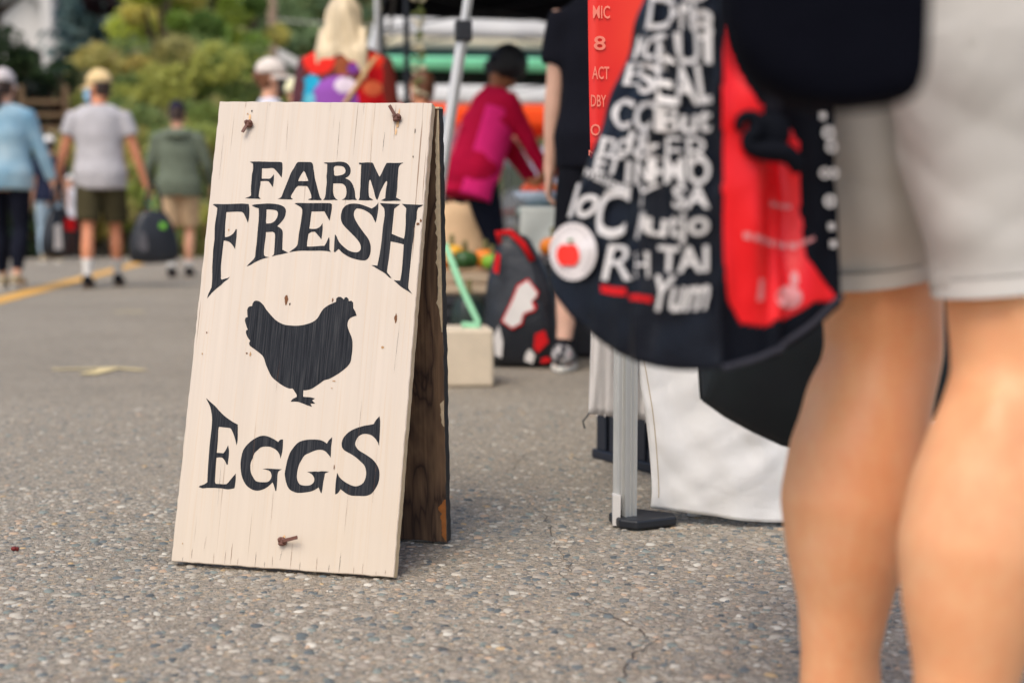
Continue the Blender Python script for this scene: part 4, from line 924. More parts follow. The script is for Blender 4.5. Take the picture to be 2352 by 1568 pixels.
# printed tote on the ground
tg = thing('tote_bag', 'black tote with white and red print standing on the ground by the grey trainers', 'bag', (tx(1205, 5.35), 5.35, 0), -.12); m = MB(); n = 32; rows = []
for z, a, b in ((.004, .92, .9), (.02, 1.02, 1), (.10, 1.06, 1.05), (.18, 1.0, 1), (.26, .94, .85), (.34, .78, .7), (.41, .60, .5), (.46, .46, .34), (.50, .36, .2)):
    rows.append([Vector((.145 * a * math.copysign(abs(cos(q)) ** .6, cos(q)) - .045 * (z / .5) ** 2 + .016 * noise.noise(Vector((cos(q) * 2, sin(q) * 2, z * 9 + 3))), .085 * b * math.copysign(abs(sin(q)) ** .6, sin(q)) + .018 * noise.noise(Vector((cos(q) * 3, sin(q) * 3, z * 12))), max(.003, z + .014 * noise.noise(Vector((cos(q) * 2, sin(q), z * 5 + 8))) * z * 3))) for q in [2 * pi * j / n for j in range(n)]])
m.loft(rows); m.build('bag_body', BAGBLK, tg, smooth=True, sub=1)
def tpatch(mat, pts, name='print_patch', off=0.0):
    m = MB(); n_ = len(pts)
    yb = lambda z: -.0835 * np.interp(z, [0, .02, .12, .26, .38, .46, .5], [.9, 1, 1.05, .9, .7, .4, .24]) - .014 - off
    m.add([(x, yb(z), z) for x, z in pts] + [(x, yb(z) + .004, z) for x, z in pts], [tuple(range(n_)), tuple(range(n_, 2 * n_))[::-1]] + [(i, n_ + i, n_ + (i + 1) % n_, (i + 1) % n_) for i in range(n_)]); m.build(name, mat, tg)
tpatch(PR_R, [(-.078, .175), (-.035, .145), (.002, .165), (.01, .20), (.05, .215), (.055, .235), (.04, .25), (.055, .262), (.062, .285), (.02, .335), (-.02, .31), (-.04, .255)])
tpatch(PR_W, [(-.070, .178), (-.036, .153), (-.004, .170), (.006, .207), (.046, .222), (.035, .25), (.052, .268), (.056, .283), (.02, .327), (-.014, .305), (-.034, .254)], off=.003)
tpatch(PR_R, [(.05, .13), (.085, .145), (.10, .10), (.06, .06), (.045, .08)]); tpatch(PR_W, [(.01, .03), (.04, .02), (.05, .05), (.03, .075), (.015, .055)]); tpatch(PR_R, [(.07, .02), (.11, .03), (.10, .045), (.075, .04)])
tpatch(PR_W, [(-.10, .05), (-.075, .04), (-.07, .10), (-.085, .16), (-.105, .12)]); tpatch(PR_R, [(-.11, .36), (-.09, .35), (-.085, .42), (-.10, .43)])
for s_ in (-1, 1):
    m = MB(); m.tube([(-.085, s_ * .02, .46), (-.10, s_ * .03, .50), (-.05, s_ * .05, .505), (.0, s_ * .055, .46), (.035, s_ * .05, .40)], [(.012, .003)] * 5, 6, ref=(0, 1, 0)); m.build('handle', BAGBLK if s_ > 0 else PR_R, tg, smooth=True)
sl = tote('slumped black and red bag lying between the standing tote and the grey trainers', (tx(1262, 5.45), 5.45, .003), -.3, .2, .26, .12, BAGBLK, .1, sag=0)
patch(sl, PR_R, [(-.02, .06), (.05, .09), (.08, .16), (.03, .22), (-.01, .14)], -.07); patch(sl, PR_W, [(-.07, .03), (-.03, .02), (-.025, .07), (-.05, .10)], -.07)

# ================================================================ the near stall at right
corner = P(1442, 1205, 2.53); cz = 0
tent('silver legged canopy over the near stall, corner leg in a black foot', (corner.x, corner.y), 3.0, 2.2, C_WHITE, C_WHITE, ALU, z=2.1, legs=(1, 2))
ns = bpy.data.objects[[o.name for o in bpy.data.objects if o.name.startswith('market_tent')][-1]]
LEGM = M('anodised_leg', (.56, .555, .53), rough=.42, var=.05, vscale=3, metal=.55, bump=.05, bscale=300, stretch=(1, 1, .03))
def extrude_profile(pts, h): return pts
# ribbed aluminium leg: a grooved square section
m = MB(); w = .0118; prof = []
for k in range(4):
    a = k * pi / 2; R_ = Matrix.Rotation(a, 2)
    for x, y in ((-w, -w), (-w * .55, -w), (-w * .5, -w * .86), (-w * .12, -w * .86), (-w * .07, -w), (w * .07, -w), (w * .12, -w * .86), (w * .5, -w * .86), (w * .55, -w)):
        q = R_ @ Vector((x, y)); prof.append((q.x, q.y))
LR = Matrix.Rotation(.30, 2); prof = [tuple(LR @ Vector(q)) for q in prof]
m.prism([(x, y, .02) for x, y in prof], (0, 0, 1.2)); lg = m.build('leg', LEGM, ns)
m = MB(); m.prism([(x * .8 - .0135, y * .8 + .006, .03) for x, y in prof], (0, 0, 2.25)); m.build('inner_leg', WHITEST, lg)
m = MB(); m.prism([(-.030, -.010, .004), (-.017, -.016, .004), (-.012, .010, .004), (-.026, .016, .004)], (0, 0, .055)); m.build('white_shoe', WHITE, lg)
m = MB(); a, b = .03, .10
m.prism([(-.022, -.03, .003), (.006, -.05, .003), (.085, -.022, .003), (.088, .01, .003), (.03, .06, .003), (-.03, .03, .003)], (0, 0, .017)); m.build('foot', BLACKPL, lg, bevel=.004)
# white woven tarp skirt
t = NT('white_woven_tarp'); vec = t.coord()
def wv(sc, ax):
    w_ = t.n('ShaderNodeTexWave', wave_type='BANDS', bands_direction=ax); w_.inputs['Scale'].default_value = sc; w_.inputs['Distortion'].default_value = .8; w_.inputs['Detail'].default_value = 2; t.l(vec, w_.inputs['Vector']); return w_.outputs['Fac']
hh = t.mix(.5, wv(330, 'X'), wv(330, 'Z')); wr = t.noise(vec, 24, 6, .65)
cv = t.n('ShaderNodeTexVoronoi', feature='DISTANCE_TO_EDGE'); cv.inputs['Scale'].default_value = 9; dv = t.n('ShaderNodeMix', data_type='VECTOR'); nz = t.n('ShaderNodeTexNoise'); nz.inputs['Scale'].default_value = 6; t.l(vec, nz.inputs['Vector']); dv.inputs[0].default_value = .16; t.l(vec, dv.inputs[4]); t.l(nz.outputs['Color'], dv.inputs[5]); t.l(dv.outputs[1], cv.inputs['Vector'])
crs = t.ramp(cv.outputs[0], [(0, 0), (.10, 1)]); h2 = t.mix(.85, hh, t.mix(.16, wr, crs))
t.setp(Base_Color=t.ramp(t.noise(vec, 5, 5, .6), [(.3, srgb(238, 235, 231)), (.7, srgb(246, 243, 239))]), Roughness=.5); t.bump(h2, .6, .006); TARP = t.mat
sk = thing('stall_table', 'stall table hidden under a white woven tarp that hangs to the ground', 'table', (corner.x + .05, corner.y, 0), 0)
def tarpf(a, b):
    x = -.012 + 1.9 * a; z = lerp(.012, .74, b)
    le = (-.012 + .030 * (1 - b) ** 3 * 0 + .016 * math.exp(-((b - .0) / .12) ** 2) - .02 * sstep(.1, .6, b)) * math.exp(-a * 14)      # left hem swings
    x += le + .010 * math.exp(-a * 20) * sin(b * 9)
    p = Vector((x * 9, z * 5, 0)); y = .012 * noise.noise(p) + .006 * noise.noise(p * 2.7 + Vector((4, 1, 2))) - .006 * abs(noise.noise(Vector((x * 16 + z * 9, z * 7, 3)))) - .004 * abs(noise.noise(Vector((x * 13 - z * 17, z * 9, 7))))
    y += .03 * (1 - b) ** 2 * math.exp(-a * 9) - .01 - .02 * (1 - b) * noise.noise(Vector((x * 3, 5, 0))) + .008 * math.exp(-((z - .16 - .5 * (x - .2)) / .03) ** 2) * sstep(.08, .2, x) * sstep(.5, .3, x)
    z += .010 * noise.noise(Vector((x * 5, 1.5, 0))) * (1 - b) + .012 * (1 - b) * math.exp(-a * 25)
    return Vector((x, y, z))
m = MB(); m.grid(tarpf, 260, 100); sko = m.build('tarp_skirt', TARP, sk, smooth=True, solid=.0012)
STITCH = fabric('tan_stitch', (196, 176, 146), bump=0); m = MB(); m.tube([tarpf(.007, .03 + .94 * k / 40) + Vector((0, -.0022, 0)) for k in range(41)], .0007, 4); m.build('stitched_hem', STITCH, sko)
m = MB(); m.box((.96, .36, .755), (1.95, .74, .022)); m.build('table_top', WHITE, sk)
for x in (.08, 1.8):
    for y in (.08, .66):
        m = MB(); m.tube([(x, y, .003), (x, y, .745)], .013, 8); m.build('leg', ALU, sk)
# small ragged cloth left of the leg, crate below it
c0 = P(1352, 945, 2.92); rg = thing('ragged_cloth', 'small ragged white cloth hanging left of the silver leg', 'cloth', (c0.x, 2.92, c0.z))
m = MB(); W_ = P(1440, 900, 2.92).x - c0.x + .06
m.grid(lambda a, b: Vector((W_ * a + .012 * b * (1 - a) * 1.2, .05 * a + .010 * noise.noise(Vector((a * 4, b * 1.5, 1))) + .003 * noise.noise(Vector((a * 12, b * 4, 4))), lerp(-.005 + .006 * noise.noise(Vector((a * 40, 0, 0))) - .03 * a * .7, .50, b))), 40, 30); rgo = m.build('cloth', fabric('off_white_cotton', (236, 230, 226), var=.05, bump=.4, bscale=26), rg, smooth=True, solid=.002)
for k in range(9):
    a = k / 8; x = W_ * a; z = -.005 - .021 * a
    m = MB(); L = random.uniform(.002, .006) if k else .03; m.tube([(x + random.uniform(-.003, .003), .05 * a, z + .003), (x - (.012 if k == 0 else random.uniform(-.003, .003)), .05 * a - .002, z - L * .5), (x + (-.008 if k == 0 else 0), .05 * a, z - L)], .0011 if k else .0018, 5); m.build('frayed_thread', rgo.data.materials[0] if k else BLACKPL, rgo)
cr = P(1368, 1060, 3.03); crate('dark ribbed plastic crate under the near stall behind the silver leg', (cr.x + .235, 3.2, 0), .5, .32, .32, .17, M('navy_crate_plastic', (.012, .016, .028), rough=.45, var=.25), 4, ribs=6)
# red banner hanging from the near canopy
RB = NT('red_banner_vinyl'); n_ = RB.noise(RB.coord(), 2.6, 4, .5); RB.setp(Base_Color=RB.ramp(n_, [(.4, srgb(226, 16, 24)), (.6, srgb(240, 60, 34))]), Roughness=.45)
bx = P(1357, 200, 2.45); ba = thing('red_banner', 'tall red banner with white lettering hanging beside the black shirted person', 'banner', (bx.x, 2.45, .655))
def banf(a, b): return Vector((.46 * a - .006 * sin(b * 6) * (1 - a), .05 * a + .008 * sin(a * 11 + b * 5), 1.48 * b - .01 * a))
m = MB(); m.grid(banf, 24, 50); bo = m.build('banner_sheet', RB.mat, ba, smooth=True, solid=.002)
m = MB(); m.tube([banf(0, 1) + Vector((-.02, 0, .004)), banf(1, 1) + Vector((.02, 0, .014))], .01, 8); m.build('top_rod', ALU, ba)
BW = fabric('banner_white', (246, 138, 118), bump=0)
for k, (txt_, v0, v1, u0, u1) in enumerate((('MIC', 12, 42, 1362, 1402), ('8', 82, 115, 1364, 1392), ('ACT', 152, 182, 1360, 1400), ('DBY', 218, 245, 1357, 1393), ('O', 285, 312, 1356, 1380), ('N', 345, 358, 1352, 1368))):
    V2, F2 = text_flat(txt_, .015); m = MB(); q0 = P(u0, v1, 2.45) - ba.location; q1 = P(u1, v0, 2.45) - ba.location
    vs = []
    for x, y in V2:
        X = lerp(q0.x, q1.x, x); Z = lerp(q0.z, q1.z, y); s_ = banf(max(0, X / .46), Z / 1.48); vs.append(Vector((X, s_.y - .003, Z)))
    m.add(vs, F2); m.build('lettering', BW, bo)
LETTERS = [
('F', [[659,6631,686,6634,713,6636,777,6636,851,6634,952,6631,1053,6627,1130,6626,1194,6624,1214,6621,1234,6618,1247,6589,1252,6555,1256,6515,1258,6477,1258,6438,1259,6397,1259,6356,1236,6377,1213,6403,1187,6432,1161,6459,1135,6484,1114,6504,1091,6518,1059,6521,1024,6519,991,6517,958,6515,924,6516,890,6517,893,6479,896,6441,899,6392,903,6339,940,6339,976,6339,1015,6337,1049,6339,1066,6350,1080,6366,1096,6388,1112,6412,1117,6378,1121,6343,1122,6305,1122,6266,1120,6230,1118,6194,1096,6214,1067,6254,1031,6292,997,6299,960,6298,924,6297,887,6296,889,6262,890,6229,887,6196,884,6164,882,6136,880,6107,879,6067,881,6033,896,6017,920,5991,868,5994,818,5996,774,5997,730,5998,686,6001,641,6004,661,6011,681,6018,711,6032,743,6049,738,6084,733,6120,728,6167,724,6217,724,6269,724,6320,721,6367,720,6410,724,6443,729,6475,730,6508,728,6540,724,6569,720,6598,692,6613]]),
('A', [[1224,5990,1257,6002,1274,6013,1288,6028,1300,6066,1312,6111,1332,6173,1353,6239,1371,6294,1388,6347,1402,6397,1418,6443,1437,6478,1458,6513,1475,6551,1490,6584,1503,6601,1517,6617,1551,6619,1586,6620,1636,6619,1686,6617,1721,6617,1752,6614,1771,6601,1785,6581,1794,6556,1800,6529,1810,6489,1821,6446,1832,6396,1844,6344,1863,6289,1884,6235,1902,6184,1920,6133,1940,6078,1959,6031,1971,6010,1983,5993,2003,5979,1991,5968,1965,5966,1933,5965,1904,5968,1874,5970,1844,5968,1815,5967,1788,5971,1761,5976,1786,5991,1819,6003,1815,6027,1810,6051,1797,6082,1781,6115,1765,6145,1749,6172,1735,6192,1716,6206,1689,6209,1660,6208,1612,6211,1567,6210,1546,6200,1530,6183,1513,6155,1497,6123,1479,6093,1463,6065,1452,6027,1466,6002,1492,5988,1484,5981,1426,5981,1352,5983,1288,5986],[1636,6465,1663,6441,1679,6412,1696,6377,1716,6337,1736,6295,1711,6292,1685,6290,1625,6291,1556,6292,1560,6313,1565,6333,1581,6371,1600,6410,1617,6438]]),
('R', [[1977,6603,2002,6605,2028,6607,2073,6607,2119,6607,2152,6610,2184,6613,2210,6616,2236,6618,2268,6617,2301,6614,2329,6609,2355,6600,2380,6588,2403,6571,2423,6549,2440,6523,2452,6495,2458,6466,2459,6437,2454,6409,2441,6385,2422,6365,2398,6349,2372,6335,2393,6328,2413,6320,2437,6308,2461,6292,2484,6270,2504,6244,2521,6216,2535,6187,2547,6159,2557,6130,2565,6099,2571,6067,2577,6030,2585,5997,2599,5983,2616,5971,2594,5966,2567,5968,2536,5971,2507,5969,2478,5967,2419,5969,2351,5972,2372,5981,2391,5992,2405,6009,2414,6029,2419,6054,2421,6080,2420,6105,2416,6130,2409,6159,2399,6187,2382,6210,2363,6229,2344,6239,2323,6245,2292,6249,2257,6250,2217,6250,2176,6249,2177,6212,2179,6176,2182,6141,2187,6106,2195,6073,2205,6043,2218,6020,2235,5999,2257,5981,2282,5965,2251,5965,2231,5972,2187,5970,2134,5967,2082,5968,2028,5969,2041,5987,2052,6006,2058,6042,2061,6082,2060,6128,2059,6177,2061,6225,2061,6272,2053,6324,2046,6374,2047,6412,2049,6450,2045,6512,2039,6581,2016,6585,1996,6590],[2160,6520,2178,6542,2201,6547,2229,6548,2256,6547,2282,6544,2303,6539,2322,6531,2339,6518,2354,6502,2370,6467,2367,6429,2340,6403,2319,6394,2296,6388,2264,6382,2232,6378,2193,6380,2177,6398,2173,6421,2170,6449,2163,6486]]),
('M', [[2588,6588,2602,6598,2634,6594,2676,6597,2724,6600,2770,6599,2809,6597,2832,6589,2845,6566,2859,6538,2881,6499,2905,6456,2934,6407,2965,6355,2980,6379,2993,6404,3008,6446,3024,6492,3045,6539,3067,6587,3099,6588,3131,6589,3166,6587,3201,6585,3270,6586,3348,6588,3350,6581,3330,6575,3311,6565,3295,6545,3283,6521,3279,6496,3278,6471,3279,6427,3280,6377,3280,6321,3281,6264,3284,6215,3287,6170,3286,6135,3284,6101,3282,6056,3279,6007,3301,5996,3322,5985,3345,5971,3368,5957,3338,5951,3297,5951,3249,5952,3179,5948,3109,5946,3066,5950,3024,5957,3043,5967,3062,5977,3095,5995,3094,6029,3094,6064,3094,6107,3095,6152,3101,6203,3106,6246,3103,6271,3091,6285,3069,6259,3053,6227,3037,6190,3018,6148,3000,6102,2987,6052,2976,6008,2970,5988,2963,5968,2950,5974,2937,5992,2924,6015,2909,6059,2893,6109,2875,6157,2856,6204,2838,6249,2823,6286,2807,6310,2794,6289,2793,6256,2793,6217,2794,6179,2796,6141,2802,6088,2810,6040,2826,6006,2843,5996,2862,5987,2893,5963,2869,5963,2845,5962,2814,5960,2782,5959,2715,5962,2639,5966,2648,5984,2655,6003,2655,6039,2652,6079,2652,6133,2651,6192,2648,6249,2644,6306,2641,6375,2638,6445,2635,6504,2633,6563,2598,6569]]),
('F', [[68,5898,104,5908,172,5906,254,5904,339,5905,427,5908,517,5911,599,5913,657,5909,714,5904,726,5869,735,5833,741,5779,745,5724,745,5678,743,5637,739,5611,734,5585,718,5617,701,5648,675,5696,646,5740,624,5761,596,5773,540,5776,476,5774,404,5771,329,5768,329,5729,330,5691,330,5619,332,5538,340,5443,349,5342,376,5342,402,5345,432,5357,462,5375,487,5398,508,5424,521,5451,531,5479,549,5473,552,5430,555,5386,556,5329,556,5267,555,5203,553,5137,535,5162,517,5186,492,5214,465,5240,436,5259,405,5272,371,5278,335,5281,334,5236,333,5190,332,5123,332,5049,332,4976,332,4908,333,4854,336,4800,344,4743,351,4693,352,4664,354,4639,372,4618,401,4627,429,4636,451,4641,473,4646,492,4656,511,4667,494,4645,476,4624,450,4605,423,4586,398,4560,372,4532,337,4503,299,4472,262,4438,226,4401,186,4354,146,4303,152,4341,160,4378,183,4429,203,4487,203,4575,196,4670,187,4751,178,4831,174,4914,171,4994,166,5059,162,5124,164,5208,166,5298,158,5395,149,5484,147,5538,148,5593,153,5664,158,5735,158,5787,157,5840]]),
('R', [[771,5882,794,5890,818,5896,860,5900,908,5903,968,5908,1032,5912,1096,5912,1158,5908,1211,5902,1261,5892,1305,5878,1343,5859,1367,5838,1384,5810,1391,5774,1390,5734,1383,5695,1369,5658,1344,5619,1315,5583,1289,5554,1262,5526,1287,5515,1312,5502,1335,5485,1355,5464,1367,5438,1373,5410,1377,5359,1380,5302,1386,5220,1393,5131,1418,5120,1442,5109,1470,5096,1498,5083,1456,5072,1413,5061,1358,5050,1303,5039,1260,5028,1218,5017,1239,5034,1254,5055,1255,5099,1252,5151,1250,5215,1247,5280,1244,5339,1239,5388,1219,5421,1184,5434,1133,5431,1072,5426,1075,5391,1077,5355,1075,5308,1072,5258,1070,5193,1069,5129,1072,5082,1078,5043,1103,5016,1136,5009,1174,5003,1134,4994,1095,4984,1057,4973,1019,4959,975,4939,932,4918,901,4898,869,4878,834,4862,798,4847,810,4866,823,4885,853,4914,884,4945,907,4973,923,5004,926,5053,924,5107,927,5184,929,5268,927,5351,924,5431,924,5496,924,5561,923,5638,919,5713,911,5773,902,5833,868,5840,834,5849,802,5864],[1043,5813,1083,5812,1122,5810,1165,5806,1203,5799,1227,5788,1245,5772,1255,5734,1253,5703,1244,5669,1228,5638,1205,5610,1177,5590,1146,5577,1107,5572,1066,5570,1055,5604,1053,5649,1052,5702,1048,5757]]),
('E', [[1531,5913,1560,5918,1590,5921,1665,5919,1753,5917,1846,5917,1939,5917,2032,5917,2109,5916,2136,5916,2159,5914,2185,5896,2189,5851,2191,5806,2187,5761,2182,5716,2177,5668,2173,5620,2157,5641,2141,5663,2118,5698,2096,5733,2080,5756,2064,5778,2008,5777,1953,5776,1898,5776,1843,5776,1841,5751,1839,5725,1838,5675,1837,5619,1834,5554,1830,5486,1865,5484,1897,5482,1923,5483,1947,5486,1968,5491,1988,5500,2008,5515,2027,5533,2040,5555,2052,5578,2056,5546,2060,5513,2063,5466,2064,5415,2061,5363,2057,5311,2038,5330,2019,5350,1995,5375,1972,5399,1954,5417,1935,5435,1900,5434,1868,5429,1846,5415,1825,5398,1822,5361,1819,5325,1817,5293,1815,5260,1816,5224,1817,5187,1871,5186,1925,5187,1995,5192,2059,5198,2090,5199,2122,5200,2135,5222,2147,5245,2159,5278,2170,5310,2179,5330,2188,5349,2197,5314,2204,5278,2208,5207,2214,5140,2227,5118,2245,5098,2211,5106,2176,5112,2117,5117,2050,5119,1976,5118,1899,5116,1820,5117,1746,5117,1691,5114,1637,5109,1578,5100,1518,5089,1542,5109,1567,5129,1600,5152,1630,5178,1646,5205,1654,5235,1656,5302,1657,5381,1663,5463,1670,5545,1675,5615,1678,5684,1680,5750,1677,5807,1663,5832,1640,5852,1614,5867,1586,5881,1559,5897]]),
('S', [[2984,5923,2988,5873,2991,5823,2988,5757,2982,5690,2975,5637,2966,5585,2951,5610,2936,5635,2915,5673,2889,5712,2850,5745,2804,5773,2751,5799,2698,5818,2658,5823,2617,5824,2591,5796,2582,5768,2578,5735,2584,5701,2597,5668,2621,5624,2651,5579,2688,5529,2728,5480,2766,5435,2804,5392,2838,5354,2868,5315,2892,5271,2909,5227,2918,5189,2922,5150,2923,5105,2918,5062,2907,5026,2890,4996,2869,4975,2842,4963,2804,4961,2763,4965,2712,4974,2659,4986,2612,4999,2566,5016,2522,5037,2482,5060,2450,5081,2421,5103,2396,5126,2371,5150,2314,5092,2295,5103,2292,5169,2289,5235,2287,5312,2285,5393,2302,5376,2317,5357,2339,5315,2366,5269,2404,5229,2447,5192,2490,5159,2532,5131,2567,5115,2603,5104,2645,5096,2684,5094,2707,5099,2727,5111,2743,5128,2752,5149,2750,5181,2741,5215,2724,5249,2701,5281,2666,5319,2625,5358,2582,5397,2539,5435,2501,5469,2464,5502,2430,5534,2401,5568,2379,5606,2365,5646,2360,5685,2360,5724,2364,5764,2373,5802,2390,5835,2414,5863,2447,5885,2485,5900,2529,5906,2576,5907,2622,5904,2668,5896,2715,5884,2762,5868,2819,5847,2879,5823,2913,5844,2944,5867,2965,5894]]),
('H', [[3008,5914,3076,5910,3144,5906,3244,5902,3353,5897,3327,5872,3298,5849,3264,5822,3262,5773,3261,5723,3260,5644,3258,5558,3257,5481,3255,5404,3301,5385,3348,5366,3407,5344,3469,5322,3475,5363,3479,5404,3480,5483,3478,5569,3472,5643,3466,5712,3468,5771,3466,5822,3451,5843,3429,5861,3408,5880,3387,5899,3463,5894,3539,5890,3642,5886,3752,5882,3730,5868,3709,5854,3688,5843,3667,5833,3657,5800,3650,5767,3653,5710,3654,5646,3640,5575,3627,5503,3629,5438,3632,5372,3627,5302,3621,5230,3617,5140,3614,5045,3612,4935,3610,4828,3608,4745,3607,4665,3605,4589,3607,4525,3617,4500,3634,4477,3658,4449,3685,4420,3643,4446,3601,4471,3548,4499,3496,4529,3452,4561,3413,4593,3383,4618,3353,4644,3381,4639,3409,4636,3436,4636,3463,4637,3469,4683,3474,4729,3477,4801,3478,4881,3477,4991,3476,5098,3475,5164,3473,5229,3421,5243,3368,5256,3309,5267,3248,5278,3248,5215,3248,5152,3245,5068,3241,4977,3233,4871,3229,4781,3241,4758,3261,4738,3287,4707,3315,4673,3292,4680,3271,4689,3237,4719,3198,4753,3147,4782,3092,4810,3026,4846,2957,4885,3058,4879,3067,4944,3075,5009,3083,5089,3089,5173,3093,5260,3096,5348,3096,5442,3097,5536,3105,5628,3110,5712,3104,5772,3092,5823,3074,5847,3051,5867,3030,5890]]),
('hen', [[961,4186,961,4206,964,4226,976,4249,993,4268,1015,4275,1039,4275,1068,4268,1096,4254,1129,4229,1162,4198,1189,4163,1216,4128,1255,4088,1298,4047,1342,4005,1387,3967,1428,3940,1472,3917,1519,3898,1569,3884,1628,3877,1689,3875,1749,3873,1809,3876,1875,3886,1938,3901,1991,3918,2040,3940,2079,3966,2113,3998,2137,4038,2158,4081,2179,4121,2203,4157,2233,4184,2265,4206,2295,4224,2327,4240,2367,4258,2409,4276,2408,4330,2427,4346,2447,4359,2486,4356,2512,4338,2540,4315,2552,4348,2585,4355,2613,4332,2620,4313,2626,4291,2668,4298,2687,4283,2701,4265,2706,4222,2712,4177,2729,4152,2749,4128,2765,4093,2780,4056,2752,4049,2724,4040,2698,4029,2674,4014,2655,3991,2643,3964,2638,3928,2640,3889,2654,3846,2674,3802,2698,3759,2721,3716,2737,3674,2748,3630,2755,3564,2758,3494,2756,3436,2752,3383,2751,3345,2745,3308,2725,3266,2695,3227,2638,3175,2575,3125,2525,3091,2477,3061,2440,3040,2403,3022,2364,3012,2327,3001,2302,2983,2278,2963,2243,2937,2205,2909,2169,2883,2132,2860,2094,2845,2056,2835,2022,2831,1988,2828,1994,2726,2024,2724,2054,2722,2086,2722,2119,2721,2158,2713,2199,2704,2152,2673,2178,2649,2194,2636,2210,2622,2129,2620,2160,2571,2120,2580,2080,2590,2025,2609,1972,2627,1939,2637,1905,2643,1854,2643,1797,2640,1792,2649,1806,2667,1822,2684,1852,2702,1886,2719,1883,2751,1861,2782,1835,2814,1817,2834,1798,2854,1768,2850,1739,2851,1687,2868,1629,2894,1572,2925,1517,2960,1467,2995,1423,3032,1394,3070,1369,3111,1335,3166,1304,3222,1285,3267,1268,3309,1250,3342,1228,3371,1197,3396,1163,3419,1121,3446,1077,3474,1029,3502,990,3529,977,3550,972,3573,978,3592,988,3611,960,3638,935,3667,913,3706,898,3742,899,3780,925,3793,905,3831,887,3869,870,3908,858,3944,860,3967,867,3989,900,4002,891,4045,884,4085,881,4111,883,4136,892,4158,908,4175,933,4182]]),
('E', [[314,2647,330,2641,359,2619,394,2592,441,2560,489,2525,529,2489,568,2452,619,2410,670,2371,714,2343,757,2318,794,2297,831,2277,873,2259,916,2241,923,2181,929,2120,936,2054,941,1992,938,1950,933,1908,920,1944,907,1980,887,2027,865,2075,843,2114,822,2148,808,2166,790,2179,750,2185,702,2187,647,2190,590,2193,587,2161,586,2129,591,2059,597,1979,599,1880,599,1775,633,1774,666,1773,693,1772,719,1771,737,1797,753,1824,769,1861,785,1900,798,1858,809,1816,814,1764,815,1709,814,1653,813,1597,797,1586,784,1610,769,1633,744,1666,715,1694,690,1702,662,1703,634,1700,605,1695,605,1639,606,1583,609,1525,613,1466,616,1381,620,1307,640,1278,681,1278,721,1278,775,1276,825,1282,853,1307,876,1340,902,1374,926,1406,946,1431,967,1455,973,1400,977,1344,974,1284,969,1223,912,1209,857,1199,810,1203,763,1210,697,1212,625,1212,551,1209,486,1205,452,1199,418,1195,383,1203,348,1215,367,1234,398,1244,434,1256,463,1275,490,1296,485,1357,480,1418,476,1500,472,1588,468,1695,465,1802,463,1888,463,1974,465,2068,466,2157,464,2230,460,2297,453,2345,443,2393,424,2454,403,2511,386,2541,367,2570,342,2607]]),
('G', [[1643,1987,1657,2008,1673,2025,1695,2030,1720,2032,1724,1985,1727,1937,1729,1885,1727,1832,1719,1779,1709,1725,1699,1757,1686,1788,1668,1815,1646,1839,1623,1858,1597,1874,1557,1892,1514,1906,1474,1909,1434,1907,1393,1903,1356,1893,1328,1872,1304,1846,1276,1820,1252,1791,1240,1755,1232,1716,1217,1678,1205,1641,1203,1604,1207,1566,1213,1524,1225,1483,1245,1445,1270,1411,1294,1380,1321,1355,1355,1344,1391,1340,1443,1339,1493,1342,1522,1347,1548,1360,1569,1385,1582,1414,1585,1441,1580,1467,1570,1492,1555,1513,1533,1527,1507,1535,1468,1543,1424,1549,1470,1555,1516,1559,1572,1559,1630,1558,1689,1558,1749,1558,1722,1545,1699,1530,1687,1508,1683,1482,1684,1432,1688,1377,1689,1328,1690,1282,1689,1248,1688,1214,1671,1213,1660,1247,1647,1280,1630,1314,1612,1347,1590,1322,1566,1298,1532,1269,1492,1242,1449,1222,1405,1208,1366,1202,1326,1204,1284,1213,1243,1230,1198,1255,1157,1289,1119,1338,1088,1392,1067,1443,1052,1496,1039,1559,1031,1623,1031,1677,1035,1729,1042,1779,1053,1826,1070,1862,1092,1896,1125,1936,1164,1974,1206,2008,1249,2036,1287,2056,1326,2071,1365,2078,1405,2079,1446,2073,1487,2061,1529,2045,1570,2027,1607,2008]]),
('G', [[2468,1993,2481,2021,2496,2047,2520,2073,2547,2098,2548,2065,2549,2031,2547,1988,2545,1942,2548,1887,2551,1836,2552,1806,2552,1776,2535,1797,2517,1817,2493,1841,2466,1864,2438,1880,2407,1891,2369,1894,2331,1891,2303,1885,2275,1876,2240,1861,2203,1844,2156,1822,2112,1796,2089,1764,2071,1728,2050,1688,2032,1646,2022,1606,2016,1565,2012,1515,2012,1467,2017,1431,2028,1397,2047,1364,2072,1337,2104,1325,2140,1320,2179,1319,2216,1322,2244,1329,2270,1342,2293,1361,2309,1384,2313,1410,2310,1437,2300,1460,2285,1480,2266,1498,2244,1513,2215,1525,2183,1535,2222,1538,2260,1542,2294,1547,2326,1550,2350,1548,2373,1547,2396,1553,2419,1558,2475,1558,2540,1557,2479,1524,2477,1497,2475,1470,2470,1424,2465,1373,2463,1322,2461,1276,2457,1244,2453,1212,2437,1222,2418,1259,2397,1304,2367,1282,2335,1261,2300,1244,2262,1230,2221,1221,2179,1214,2119,1205,2057,1200,2006,1208,1960,1222,1927,1237,1899,1259,1874,1290,1854,1327,1836,1370,1822,1415,1811,1454,1804,1494,1807,1542,1813,1592,1818,1645,1826,1699,1841,1764,1861,1826,1883,1868,1910,1908,1938,1947,1970,1982,2009,2007,2052,2025,2098,2037,2145,2044,2201,2049,2258,2051,2308,2050,2354,2046,2390,2036,2422,2022,2445,2008]]),
